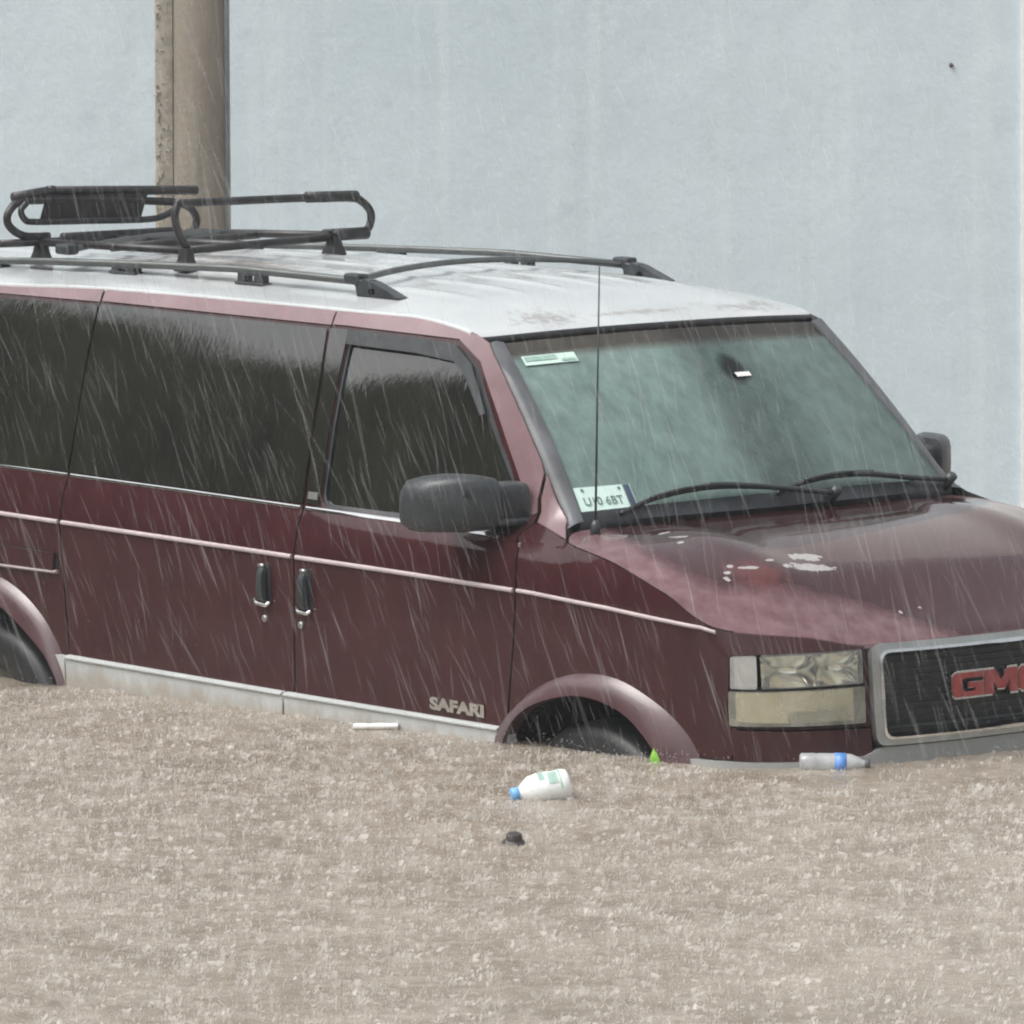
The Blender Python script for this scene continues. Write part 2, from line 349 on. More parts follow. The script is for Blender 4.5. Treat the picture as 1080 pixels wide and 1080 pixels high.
def smooth_by_angle(me, deg):
    me.polygons.foreach_set('use_smooth', [True]*len(me.polygons)); me.set_sharp_from_angle(angle=math.radians(deg))

def catmull(pts, n=8, closed=False):
    pts = [np.array(p, float) for p in pts]; out = []
    m = len(pts)
    for i in range(m if closed else m-1):
        if closed: p0, p1, p2, p3 = (pts[(i+k-1) % m] for k in range(4))
        else: p0, p1, p2, p3 = pts[max(i-1, 0)], pts[i], pts[i+1], pts[min(i+2, m-1)]
        for k in range(n):
            t = k/n; out.append(.5*((2*p1) + (p2-p0)*t + (2*p0-5*p1+4*p2-p3)*t*t + (-p0+3*p1-3*p2+p3)*t**3))
    if not closed: out.append(pts[-1])
    return out

def hermite(xs, ys):                        # monotone cubic
    xs = np.array(xs, float); ys = np.array(ys, float); h = np.diff(xs); d = np.diff(ys)/h
    m = np.r_[d[0], [0 if a*b <= 0 else 2*a*b/(a+b) for a, b in zip(d[:-1], d[1:])], d[-1]]
    def f(x):
        x = np.clip(x, xs[0], xs[-1]); i = np.clip(np.searchsorted(xs, x, side='right')-1, 0, len(h)-1); t = (x-xs[i])/h[i]
        return (2*t**3-3*t*t+1)*ys[i] + (t**3-2*t*t+t)*h[i]*m[i] + (-2*t**3+3*t*t)*ys[i+1] + (t**3-t*t)*h[i]*m[i+1]
    return f

# ------------------------------------------------------------------ the van's skin: s runs forward along the side and round the nose, z is height
Wz = hermite([.2, .30, .45, .64, .85, 1.05, 1.15, 1.21, 1.25, 1.5, 1.70, 1.77, 1.80, 1.84], [.92, .93, .95, .957, .965, .968, .955, .930, .9175, .846, .777, .747, .724, .690])
PL = np.array([(-4.2, .965), (-.3, .965), (0, .962), (.3, .945), (.45, .925), (.55, .90), (.63, .86), (.70, .79), (.755, .70), (.80, .58), (.83, .45), (.85, .3), (.86, .15), (.862, 0)])
_seg = np.r_[0, np.cumsum(np.hypot(*np.diff(PL, axis=0).T))]; SS = _seg-_seg[1]-.3; HALF = SS[-1]
_px = hermite(np.r_[SS, 2*HALF-SS[-2]], np.r_[PL[:, 0], PL[-2, 0]]); _py = hermite(np.r_[SS, 2*HALF-SS[-2]], np.r_[PL[:, 1], -PL[-2, 1]])
_lean = hermite([.4, .6, .8, .95, 1.02, 1.1], [.03, .02, 0, -.015, -.05, -.07])
_gT = hermite([-1.2, -.66, -.16, 0], [0, .62, 1, 1]); _hT = hermite([1.205, 1.262], [0, 1])
def skin(s, z, even=False):
    far = s > HALF
    if far: s = 2*HALF-s
    x = _px(s); y = _py(s); w = min(max((x-.4)/.3, 0), 1)
    y = -y*Wz(z)/.965
    if s < .3: y *= 1-.10*float(_gT(s))*(1.0 if even else float(_hT(z)))      # the cab narrows toward the windscreen above the waist
    return np.array([x+w*_lean(z), -y if far else y, z])
def skin_l(s, z):
    p = skin(s, z); return np.array([p[0], -p[1], p[2]])
def skin_g(s, z): return skin(s, z, True)
def skin_gl(s, z):
    p = skin(s, z, True); return np.array([p[0], -p[1], p[2]])
def normal(surf, s, z):
    a = surf(s+.004, z)-surf(s-.004, z); b = surf(s, z+.004)-surf(s, z-.004); n = np.cross(a, b)
    if surf in (skin_l, skin_gl): n = -n
    return n/np.linalg.norm(n)
def on(s, z, off=0, surf=skin): return surf(s, z)+normal(surf, s, z)*off

def densify(poly, step=.04):
    out = []
    for a, b in zip(poly, poly[1:]+poly[:1]):
        a = np.array(a, float); b = np.array(b, float); n = max(1, int(np.ceil(np.linalg.norm(b-a)/step)))
        out += [tuple(a+(b-a)*k/n) for k in range(n)]
    return out

def inside(px, py, poly):
    r = np.zeros(len(px), bool); x0, y0 = poly[-1]
    for x1, y1 in poly:
        c = ((y1 > py) != (y0 > py)); 
        with np.errstate(divide='ignore', invalid='ignore'): r ^= c & (px < (x0-x1)*(py-y1)/(y0-y1)+x1)
        x0, y0 = x1, y1
    return r

def rounded(poly, r, n=4):                  # round the corners of a polygon
    out = []; m = len(poly)
    for i in range(m):
        p = np.array(poly[i], float); a = np.array(poly[i-1], float)-p; b = np.array(poly[(i+1) % m], float)-p
        ra = min(r, np.linalg.norm(a)*.45, np.linalg.norm(b)*.45); a = p+a/np.linalg.norm(a)*ra; b = p+b/np.linalg.norm(b)*ra
        for k in range(n+1):
            t = k/n; out.append(tuple((1-t)**2*a+2*t*(1-t)*p+t*t*b))
    return out

def panel_geo(outer, surf=skin, holes=(), off=0, thick=.014, step=.05):
    loops = [densify(list(outer), step*.8)]+[densify(list(h), step*.8) for h in holes]
    V2 = []; E = []
    for L in loops:
        k = len(V2); V2 += L; E += [(k+i, k+(i+1) % len(L)) for i in range(len(L))]
    o = np.array(loops[0]); lo = o.min(0); hi = o.max(0)
    gx, gy = np.meshgrid(np.arange(lo[0]+step/2, hi[0], step), np.arange(lo[1]+step/2, hi[1], step)); gx = gx.ravel(); gy = gy.ravel()
    ok = inside(gx, gy, loops[0])
    for h in loops[1:]: ok &= ~inside(gx, gy, h)
    B = np.array(V2); g = np.stack([gx, gy], 1)[ok]
    if len(g):
        d = np.min(np.hypot(g[:, None, 0]-B[None, :, 0], g[:, None, 1]-B[None, :, 1]), 1); g = g[d > step*.42]
    allv = [Vector(p) for p in V2]+[Vector(map(float, p)) for p in g]
    vs, es, fs, *_ = delaunay_2d_cdt(allv, E, [], 0, 1e-6)
    P2 = np.array([(v.x, v.y) for v in vs]); C = np.array([P2[list(f)].mean(0) for f in fs])
    keep = inside(C[:, 0], C[:, 1], loops[0])
    for h in loops[1:]: keep &= ~inside(C[:, 0], C[:, 1], h)
    F = []
    for f, k in zip(fs, keep):
        if not k: continue
        q = P2[list(f)]; ar = sum(q[i-1, 0]*q[i, 1]-q[i, 0]*q[i-1, 1] for i in range(len(q)))
        if abs(ar) < 2e-6: continue             # slivers of three points on one straight edge
        F.append(tuple(f) if ar > 0 else tuple(f)[::-1])
    if surf in (skin_l, skin_gl): F = [f[::-1] for f in F]
    nr = [normal(surf, *p) for p in P2]; V = [surf(*p)+n*off for p, n in zip(P2, nr)]
    ed = {}
    for f in F:
        for a, b in zip(f, f[1:]+f[:1]): ed[(a, b)] = 1
    rim = [(a, b) for (a, b) in ed if (b, a) not in ed]
    idx = {}; top = {}
    V = list(V)
    for e in rim:
        for a in e:
            if a not in idx:
                top[a] = len(V); V.append(V[a]); idx[a] = len(V); V.append(V[a]-nr[a]*thick)
    F += [(b, a, idx[a], idx[b]) for a, b in [(x, y) for x, y in rim]] if False else [(top[b], top[a], idx[a], idx[b]) for a, b in rim]
    return V, F

def panel(name, outer, mat, parent, surf=skin, **kw):
    V, F = panel_geo(outer, surf, **kw)
    if mat is not M['paint']: return mesh_obj(name, V, F, mat, parent)
    o = mesh_obj(name, V, F, [mat, M['shell']], parent)              # folded edges of painted panels coloured dark for seals, dirt and gap shade
    o.data.polygons.foreach_set('material_index', [1 if len(f) == 4 else 0 for f in F]); return o

def strip(name, path, mat, parent, surf=skin, half=.012, out=.010, r=None):     # moulding that follows the skin along (s, z) points
    path = densify_open(path, .04); rings = []
    for s, z in path:
        rings.append([on(s, z-half, -.004, surf), on(s, z-half*.8, out*.7, surf), on(s, z-half*.2, out, surf), on(s, z+half*.35, out, surf), on(s, z+half*.85, out*.6, surf), on(s, z+half, -.004, surf)])
    return MB().loft(rings).obj(name, mat, parent, auto=50)

def densify_open(pts, step):
    out = []
    for a, b in zip(pts[:-1], pts[1:]):
        a = np.array(a, float); b = np.array(b, float); n = max(1, int(np.ceil(np.linalg.norm(b-a)/step))); out += [tuple(a+(b-a)*k/n) for k in range(n)]
    return out+[tuple(pts[-1])]

def tag(o, label, cat, group=None, kind=None):
    o['label'] = label; o['category'] = cat
    if group: o['group'] = group
    if kind: o['kind'] = kind
    return o

# ------------------------------------------------------------------ VAN
van = link(bpy.data.objects.new('van', None)); van.rotation_euler = (0, .027, 0)
tag(van, 'maroon passenger van with white roof, half sunk in brown floodwater', 'van')

zg = hermite([-4.0, -3.0, -2.46, -1.35, -1.025, -.802, -.649, -.56], [1.765, 1.779, 1.800, 1.811, 1.812, 1.793, 1.757, 1.72])
def half_at(x): return abs(float(skin(x, float(zg(x)))[1]))        # roof gutter
zsh = hermite([-.35, -.222, .12, .366, .596, .85, 1.035, HALF], [1.24, 1.231, 1.185, 1.112, 1.020, .998, .970, .974])                 # top edge of the wings
AP = [(-.649, 1.757), (-.62, 1.727), (-.541, 1.654), (-.436, 1.549), (-.326, 1.432), (-.222, 1.314), (-.142, 1.246)]                    # windscreen pillar
def gut(a, b, n=14): return [(x, float(zg(x))) for x in np.linspace(a, b, n)]
G = .0035
arch_f = [(-.335, .50), (-.333, .615), (-.234, .721), (-.109, .797), (.034, .841), (.189, .842), (.338, .790), (.442, .721), (.500, .635), (.52, .50)]
arch_fi = [(-.275, .50), (-.262, .615), (-.173, .710), (-.027, .766), (.110, .780), (.244, .747), (.336, .678), (.385, .60), (.40, .50)]
arch_r = [(-3.34, .50), (-3.30, .62), (-3.18, .76), (-3.0, .845), (-2.82, .872), (-2.64, .835), (-2.49, .745), (-2.39, .62), (-2.355, .53), (-2.35, .50)]
arch_ri = [(-3.27, .50), (-3.235, .62), (-3.13, .72), (-2.99, .785), (-2.82, .805), (-2.68, .770), (-2.565, .71), (-2.452, .631), (-2.39, .55), (-2.38, .50)]
af = [tuple(p) for p in catmull(arch_f, 5)]; ar = [tuple(p) for p in catmull(arch_r, 5)]
afi = [tuple(p) for p in catmull(arch_fi, 5)]; ari = [tuple(p) for p in catmull(arch_ri, 5)]
CUT = [(-.278, .65), (-.245, .90), (-.234, 1.068), (-.252, 1.18), (-.296, 1.227), (-.282, 1.249), (-.303, 1.316), (-.298, 1.392)]     # front edge of the front door
win_f = rounded([(-1.176, 1.222), (-1.235, 1.752), (-.775, 1.743), (-.67, 1.686), (-.37, 1.302), (-.310, 1.224)], .05)
glass_f = rounded([(-1.162, 1.226), (-1.215, 1.735), (-.794, 1.725), (-.703, 1.676), (-.40, 1.318), (-.345, 1.227)], .05)
glass_s = rounded([(-2.399, 1.221), (-2.415, 1.40), (-2.452, 1.748), (-1.339, 1.750), (-1.308, 1.60), (-1.270, 1.32), (-1.256, 1.224)], .010)
glass_q = rounded([(-3.75, 1.20), (-3.75, 1.72), (-2.463, 1.744), (-2.425, 1.40), (-2.410, 1.219)], .012)
pillar_b = [(-1.238, 1.226), (-1.255, 1.33), (-1.293, 1.60), (-1.326, 1.752), (-1.240, 1.753), (-1.181, 1.224)][::-1]

def z_lo(x): return .42
def side(sf, near):
    left = not near
    # wing and nose up to the grille
    drop = lambda pts: [(a, b) for a, b in pts]
    f_out = [(a+G, b) for a, b in CUT[:-1]] + [(-.290, 1.392)] + [(-.222, 1.314), (-.142, 1.246), (-.077, 1.215)]
    f_out += [(s, float(zsh(s))-.0015) for s in np.linspace(-.03, 1.03, 26)] + [(1.030, .735)] + [(s, .735) for s in np.linspace(.98, .62, 8)] + [(.595, .640), (.505, .640)]
    arc = [p for p in af if p[1] > .64 and p[0] > -.30]
    f_out += arc[::-1] + [(-.274, .66)]
    lamp_hole = rounded([(.600, .845), (.607, .946), (.70, .951), (1.022, .962), (1.018, .857), (1.012, .738), (.80, .737), (.592, .736), (.594, .80)], .008, 2)
    wing = panel('front_wing', f_out, M['paint'], van, sf, holes=[lamp_hole], step=.04)
    # front door
    d_out = [(a-G, b) for a, b in CUT] + [(-.326, 1.432), (-.436, 1.549), (-.541, 1.654), (-.62, 1.727), (-.649, 1.755)] + gut(-.67, -1.335) + \
            [(-1.300, 1.60), (-1.262, 1.32), (-1.246, 1.20), (-1.244, .90), (-1.248, .640), (-1.25, .46), (-.34, .46), (-.338, .615)]
    d_out = [p for p in d_out]
    door = panel('front_door', d_out, M['paint'], van, sf, holes=[win_f], step=.045)
    panel('window', glass_f, M['sideglass'], door, skin_gl if left else skin_g, off=-.010, thick=.004, step=.045)
    # black channel round the opening and the smoked weather shield along its top
    fr = panel('window_frame', win_f, M['plastic'], door, sf, holes=[rounded([(-1.170, 1.234), (-1.222, 1.742), (-.788, 1.732), (-.694, 1.676), (-.392, 1.312), (-.335, 1.234)], .045)], off=-.004, thick=.02)
    panel('weather_shield', [(-1.236, 1.752), (-.949, 1.748), (-.78, 1.741), (-.689, 1.686), (-.581, 1.547), (-.604, 1.54), (-.704, 1.654), (-.765, 1.689), (-.933, 1.703), (-1.228, 1.710)], M['plastic'], door, sf, off=.012, thick=.004, step=.03)
    panel('pillar_cover', pillar_b, M['sideglass'], door, sf, off=.006, thick=.006)
    strip('belt_trim', [(-1.236, 1.213), (-.70, 1.213), (-.36, 1.210)], M['chrome'], door, sf, .007, .006)
    strip('side_moulding', [(-1.238, 1.063), (-.80, 1.063), (-.245, 1.060)], M['mould'], door, sf, .0075, .009)
    # sliding door on the kerb side, fixed panel on the other
    s_out = [(-1.256, .46), (-1.255, .64), (-1.251, .90), (-1.253, 1.20), (-1.269, 1.32), (-1.307, 1.60), (-1.342, float(zg(-1.342)))] + gut(-1.36, -2.462) + [(-2.440, 1.60), (-2.412, 1.30), (-2.398, 1.20), (-2.398, 1.06), (-2.382, .92), (-2.362, .70), (-2.350, .52), (-2.348, .46)]
    slide = panel('sliding_door' if near else 'side_panel', s_out, M['paint'], van, sf, step=.05)
    panel('window', glass_s, M['sideglass'], slide, sf, off=.006, thick=.006, step=.05)
    strip('belt_trim', [(-2.392, 1.213), (-1.80, 1.214), (-1.262, 1.213)], M['chrome'], slide, sf, .007, .006)
    strip('side_moulding', [(-2.390, 1.064), (-1.80, 1.064), (-1.260, 1.063)], M['mould'], slide, sf, .0075, .009)
    # rear quarter
    q_out = [(-2.405, 1.20), (-2.42, 1.30), (-2.448, 1.60), (-2.470, float(zg(-2.47)))] + gut(-2.49, -3.93) + [(-3.93, .46), (-3.36, .46)] + [p for p in ar if p[1] > .5] + [(-2.358, .52), (-2.369, .70), (-2.389, .92), (-2.405, 1.06)]
    quarter = panel('quarter_panel', q_out, M['paint'], van, sf, step=.05)
    panel('window', glass_q, M['sideglass'], quarter, sf, off=.006, thick=.006, step=.05)
    strip('belt_trim', [(-3.78, 1.207), (-2.80, 1.213), (-2.408, 1.213)], M['chrome'], quarter, sf, .007, .006)
    strip('side_moulding', [(-3.90, 1.062), (-2.80, 1.064), (-2.408, 1.064)], M['mould'], quarter, sf, .0075, .009)
    strip('side_moulding', [(-.228, 1.061), (-.163, 1.060), (.15, 1.047), (.40, 1.030), (.527, 1.021), (.580, 1.010)], M['mould'], wing, sf, .0065, .008)
    if near:
        panel('door_track', [(-3.75, .935), (-3.75, .884), (-2.412, .904), (-2.408, .945), (-3.0, .950)], M['shell'], quarter, sf, off=.0015, thick=.004)
        panel('track_cover', [(-3.75, .962), (-3.75, .897), (-2.425, .908), (-2.420, .962)], M['paint'], quarter, sf, off=.012, thick=.011)
        strip('track_lip', [(-3.75, .884), (-2.95, .892), (-2.41, .902)], M['mould'], quarter, sf, .006, .014)
        for (dd, s0, s1, zt, zb, lk) in ((slide, -1.423, -1.356, 1.030, .900, (-1.386, .858)), (door, -1.226, -1.162, 1.032, .893, (-1.214, .855))):
            h = panel('handle', rounded([(s0, zb+.012), (s0+.010, zt), (s1-.004, zt), (s1, zb+.012)], .012), M['plastic'], dd, sf, off=.003, thick=.006)
            mb = MB(); c = (s0+s1)/2+.006
            mb.loft([[on(c+a*w, zz, o2+b2, sf) for a, b2 in ((-1, 0), (-.8, .012), (.8, .012), (1, 0))] for zz, w, o2 in ((zt-.012, .014, .006), (zt-.03, .015, .016), ((zt+zb)/2, .017, .018), (zb+.03, .017, .016), (zb+.016, .015, .006))])
            mb.obj('pull', M['plastic'], h, auto=45)
            mb = MB(); mb.tube([on(s0-.004, zb+.016, .008, sf), on(s0+.012, zb+.004, .014, sf), on(s1-.012, zb+.002, .014, sf), on(s1+.002, zb+.012, .008, sf)], .006, 8); mb.obj('pull_base', M['chrome'], h, True)
            mb = MB(); mb.tube([on(s0+.022, zt-.006, .012, sf), on(s0+.045, zt-.006, .012, sf)], .006, 8); mb.obj('latch_tip', M['satin'], h, True)
            mb = MB(); p = on(*lk, -.004, sf); n = normal(sf, *lk); mb.tube([p, p+n*.010, p+n*.012], [.011, .011, .007], 12); mb.obj('lock', M['satin'], dd, True)
    # sill cladding
    for a, b, za, zb2, host in ((-2.362, -1.296, .636, .636, slide), (-1.286, -.30, .636, .640, door)):
        r = panel('sill_cladding', [(a, za), (a, .44), (b, .44), (b, zb2)], M['cladding'], host, sf, off=.016, thick=.03)
        strip('sill_lip', [(a, za-.004), (b, zb2-.004)], M['cladding'], r, sf, .008, .024)
    panel('sill_cladding', [(-2.470, .636), (-2.383, .535), (-2.36, .44), (-2.372, .636)], M['cladding'], quarter, sf, off=.016, thick=.03)
    panel('sill_cladding', [(-.292, .638), (-.30, .44), (-.27, .44), (-.256, .626), (-.258, .640)], M['cladding'], wing, sf, off=.014, thick=.03)
    # wheel-arch flares
    for outer, inner, host in ((af, afi, wing), (ar, ari, quarter)):
        rings = []
        for (a, b), (c, d) in zip(outer, inner):
            o1 = on(a, b, -.002, sf); i1 = on(c, d, .034, sf); mid = on(a*.55+c*.45, b*.55+d*.45, .026, sf); i2 = on(c, d, -.02, sf)
            rings.append([o1, on(a*.85+c*.15, b*.85+d*.15, .010, sf), mid, i1, on(c*1.0+.0*a, d, .026, sf), i2])
        n = len(rings[0]); mb = MB(); mb.loft(rings, cap=False) if False else mb.grid(rings)
        if left: mb.F = [f[::-1] for f in mb.F]
        mb.F = [f[::-1] for f in mb.F]
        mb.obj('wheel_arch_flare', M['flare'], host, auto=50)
    return wing, door, slide, quarter
wing, door, slide, quarter = side(skin, True)
side(skin_l, False)

# roof side rails: weathered paint over the door tops and windscreen pillar (a separate pressing over each door)
def rail_band(sf):
    top = gut(-.649, -1.335, 16)
    band = [(-.649, 1.754)] + top[1:] + [(-1.322, 1.764), (-1.250, 1.765), (-.775, 1.757), (-.662, 1.698), (-.535, 1.546), (-.383, 1.353), (-.348, 1.287), (-.294, 1.251), (-.308, 1.317), (-.303, 1.395), (-.326, 1.429), (-.436, 1.546), (-.541, 1.651), (-.62, 1.724)]
    band = band[::-1]
    return band
for sf, par_door in ((skin, door),):
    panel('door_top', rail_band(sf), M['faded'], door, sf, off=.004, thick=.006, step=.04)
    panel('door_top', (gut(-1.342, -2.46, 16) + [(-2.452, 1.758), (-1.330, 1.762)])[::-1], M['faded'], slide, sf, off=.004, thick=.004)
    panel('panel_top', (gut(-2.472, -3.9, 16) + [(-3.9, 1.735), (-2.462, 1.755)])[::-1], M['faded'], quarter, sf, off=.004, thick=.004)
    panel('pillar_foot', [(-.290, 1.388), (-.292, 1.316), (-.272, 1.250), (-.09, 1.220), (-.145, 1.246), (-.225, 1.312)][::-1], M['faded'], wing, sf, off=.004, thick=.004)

# dark inner shell behind the gaps
sh = [(-3.92, .42), (-3.34, .42)] + [p for p in ari if p[1] > .5] + [(-2.37, .42), (-.30, .42)] + [p for p in afi if p[1] > .5] + [(.42, .42), (.56, .42), (.56, 1.0)] + [(s, float(zsh(s))-.02) for s in np.linspace(.5, -.06, 10)] + AP[::-1] + [(x, float(zg(x))-.01) for x in np.linspace(-.67, -3.92, 30)]
V1, F1 = panel_geo(sh, skin, off=-.022, thick=.002, step=.08); V2, F2 = panel_geo(sh, skin_l, off=-.022, thick=.002, step=.08)
mb = MB(); mb.add(V1, F1); mb.add(V2, F2)
nose_sh = [(.55, .42), (.55, 1.0)] + [(s, float(zsh(s))-.03) for s in np.linspace(.6, 1.04, 8)]
nose_sh += [(2*HALF-a, b) for a, b in nose_sh[::-1]]
Vn, Fn = panel_geo(nose_sh, skin, off=-.085, thick=.002, step=.08); mb.add(Vn, Fn)
for x0, cx in ((0.06, 0), (-2.82, 0)):
    for sg in (-1, 1):
        rings = []
        for y in (.905, .50):
            rings.append([(x0+.40*math.cos(q), sg*y, .36+.43*math.sin(q)) for q in np.linspace(0, math.pi, 20)])
        mb.grid(rings)
mb.box((-3.90, 0, 1.05), (.02, 1.84, 1.2)); mb.box((-2.0, 0, .42), (3.7, 1.7, .02)); mb.box((.35, 0, .42), (.8, 1.5, .02)); mb.box((-.10, 0, .85), (.02, 1.7, .7))
mb.obj('inner_shell', M['shell'], van)

# roof
xs = np.r_[np.linspace(-.672, -1.2, 18), np.linspace(-1.3, -3.93, 40)]; us = np.linspace(-1, 1, 97)
cr = hermite([-4.0, -2.4, -1.3, -.95, -.70, -.60], [.062, .070, .064, .050, .020, .010])
A = []
for x in xs:
    ye = half_at(x)+.004; row = []
    rib = min(1, max(0, (-x-.95)/.15))
    for u in us:
        y = u*ye; z = float(zg(x))+.003+float(cr(x))*(1-abs(u)**2.6) 
        for yc in (-.45, -.27, -.09, .09, .27, .45): z += .007*rib*math.exp(-((y-yc)/.022)**2)
        xx = x if x < -.9 else x + (.035*(1-u*u) if x > -.75 else 0) - (.025*abs(u)**6 if x > -.70 else 0)
        row.append((xx, y, z))
    A.append(row)
mb = MB(); mb.grid(A); mb.F = [f for f in mb.F]
# turned-down gutter edge
for sgn, col in ((-1, 0), (1, -1)):
    e = [r[col] for r in A[2:]]; mb.grid([[(p[0], p[1], p[2]) for p in e], [(p[0], p[1]+sgn*.006, p[2]-.006) for p in e], [(p[0], p[1]+sgn*.004, p[2]-.016) for p in e], [(p[0], p[1]-sgn*.02, p[2]-.018) for p in e]])
roof = mb.obj('roof', M['roof'], van, auto=60)
mb = MB(); mb.grid([[(p[0]+.002, p[1], p[2]+.001) for p in A[0]], [(p[0]+.014, p[1], p[2]-.006) for p in A[0]], [(p[0]+.010, p[1], p[2]-.022) for p in A[0]], [(p[0]-.02, p[1], p[2]-.03) for p in A[0]]]); mb.obj('roof_seal', M['rubber'], roof, True)

# bonnet: a patch between the cowl, both wing tops and the lip over lamps and grille
nu, nv = 91, 61
PEEL = [(-.30, -.66), (-.059, -.746), (.095, -.801), (.217, -.831), (.316, -.840), (.406, -.827), (.468, -.794), (.513, -.691), (.565, -.606), (.601, -.536), (.646, -.432), (.704, -.351), (.746, -.302), (.80, -.22), (.95, -.10)]      # where the clear coat ends
def edge_r(v):                   # along the wing top, cowl to lamp corner
    s = -.065+(.640+.065)*v; p = skin(s, float(zsh(s))); return p+np.array([0, .0005, .0015])
def lip(u):                      # across the front
    s = .640+(2*HALF-2*.640)*u; ss = min(s, 2*HALF-s); p = skin(s, float(zsh(ss))); return p+np.array([0, 0, .003])
def cowl_c(u):
    w = 2*u-1; a = edge_r(0); y = -abs(a[1])*(-w)
    k = abs(w)
    return np.array([-.115-.035*k**2+(a[0]+.150)*max(0, (k-.86)/.14)**2, abs(a[1])*w, 1.243-.008*k**2+(a[2]-1.235)*max(0, (k-.84)/.16)**2])
A = []; E = []
for j in range(nv):
    v = j/(nv-1); row = []; er = edge_r(v); el = er*np.array([1, -1, 1])
    for i in range(nu):
        u = i/(nu-1); c0 = cowl_c(u); c1 = lip(u)
        p = (1-u)*er+u*el+(1-v)*c0+v*c1-((1-u)*(1-v)*cowl_c(0)+u*(1-v)*cowl_c(1)+(1-u)*v*lip(0)+u*v*lip(1))
        w = abs(2*u-1); b = .070*(math.sin(math.pi*min(v, 1)**1.25)**.8 if 0 < v < 1 else 0)*(1-w**5)
        b += .016*math.exp(-((w-.60)/.10)**2)*math.sin(math.pi*v)**.7 if 0 < v < 1 else 0     # raised crease on each side
        p = p+np.array([0, 0, b]); row.append(p)
    A.append(row)
A = np.array(A)
for j in range(nv):
    for i in range(nu):
        p = A[j, i]; d1 = (1-abs(2*i/(nu-1)-1))*.93; d2 = np.linalg.norm(p-A[-1, i]); y = abs(p[1])
        q = np.array([p[0], -y]); ds = []
        for a_, b_ in zip(PEEL[:-1], PEEL[1:]):
            a_ = np.array(a_); b_ = np.array(b_); t = min(1, max(0, np.dot(q-a_, b_-a_)/np.dot(b_-a_, b_-a_))); ds.append(np.linalg.norm(q-a_-(b_-a_)*t))
        E.append(.156+min(ds)*(1 if inside(np.array([q[0]]), np.array([q[1]]), PEEL+[(.95, .1), (-.6, .1), (-.6, -.6)])[0] else -1))
mb = MB(); mb.grid(A); mb.F = [f[::-1] for f in mb.F]
per = [A[-1, i] for i in range(nu)]; mb.grid([per, [p+np.array([.004, 0, -.012]) for p in per], [p+np.array([-.03, 0, -.016]) for p in per]])
bon = mb.obj('bonnet', M['hood'], van, auto=50)
at = bon.data.attributes.new('edge', 'FLOAT', 'POINT'); vals = np.full(len(bon.data.vertices), .05); vals[:len(E)] = E; at.data.foreach_set('value', vals)

# windscreen with its trim, cowl and wipers
def ws(u, v):
    w = 2*u-1; h = .790+(.667-.790)*v
    x = -.152+(-.648+.152)*v+.045*(1-w*w)*(1-.4*v)+.025*math.sin(math.pi*v); z = 1.255+(1.750-1.255)*v+.014*(1-w*w)*v
    return np.array([x, h*w, z])
mb = MB(); nn, mm = 25, 37; mb.grid([[ws(i/(mm-1), j/(nn-1)) for i in range(mm)] for j in range(nn)]); mb.F = [f[::-1] for f in mb.F]
wsc = mb.obj('windscreen', M['windscreen'], van, True)
for nm, k in (('gu', 0), ('gv', 1)):
    at = wsc.data.attributes.new(nm, 'FLOAT', 'POINT'); at.data.foreach_set('value', np.array([(i/(mm-1), j/(nn-1))[k] for j in range(nn) for i in range(mm)], float))
for sf, u in ((skin, 0.), (skin_l, 1.)):
    pil = catmull(AP, 4); rows = []
    for k, (s, z) in enumerate(pil):
        v = k/(len(pil)-1); a = on(s, z, -.001, sf); g = ws(u, 1-v)+np.array([.004, 0, .004]); inn = ws(.007 if u == 0 else .993, 1-v)+np.array([.006, 0, .006])
        rows.append([a+(np.array([-.01, 0, -.012])), a+np.array([.004, 0, .001]), a*.6+g*.4+np.array([.008, 0, .006]), g+np.array([.003, 0, .003]), inn, inn-np.array([.012, 0, .012])])
    mb = MB(); mb.grid(rows)
    if u == 1: mb.F = [f[::-1] for f in mb.F]
    mb.obj('windscreen_trim', M['trim'], van, auto=60)
base = [ws(u, 0) for u in np.linspace(0, 1, 25)]; band = [ws(u, .055+.02*math.sin(math.pi*u)) for u in np.linspace(0, 1, 25)]; hb = [cowl_c(u) for u in np.linspace(.06, .94, 25)]
mb = MB(); mb.grid([[p+np.array([-.03, 0, -.03]) for p in hb], [p+np.array([-.006, 0, -.008]) for p in hb], [p+np.array([.006, 0, .004]) for p in base], [p+np.array([.005, 0, .005]) for p in band], [p-np.array([.004, 0, .004]) for p in band]])
mb.obj('cowl', M['plastic'], van, auto=60)
def wiper(pts, blade, pivot):
    mb = MB(); mb.tube(catmull(pts, 6), [.009]*(len(catmull(pts, 6)))); w = mb.obj('wiper', M['plastic'], van, True)
    mb = MB(); mb.tube(catmull(blade, 6), .008, 8); mb.tube([p+np.array([.012, 0, .010]) for p in catmull(blade[1:-1] if len(blade) > 4 else blade, 4)], .006, 6); mb.obj('wiper_blade', M['rubber'], w, True)
    mb = MB(); mb.tube([Vector(pivot)-Vector((.02, 0, .02)), Vector(pivot)+Vector((.02, 0, .022))], .016, 12); mb.obj('pivot', M['plastic'], w, True)
o3 = np.array([.020, 0, .020])
def W3(u, v, k=1.): return ws(u, v)+o3*k
wiper([W3(.63, .01, 1.4), W3(.50, .055, 1.6), W3(.40, .095, 1.5), W3(.32, .115, 1.3)], [W3(.095, .02, .6), W3(.17, .075, .7), W3(.26, .105, .8), W3(.36, .115, .8), W3(.48, .095, .7)], W3(.64, .01, 1.0))
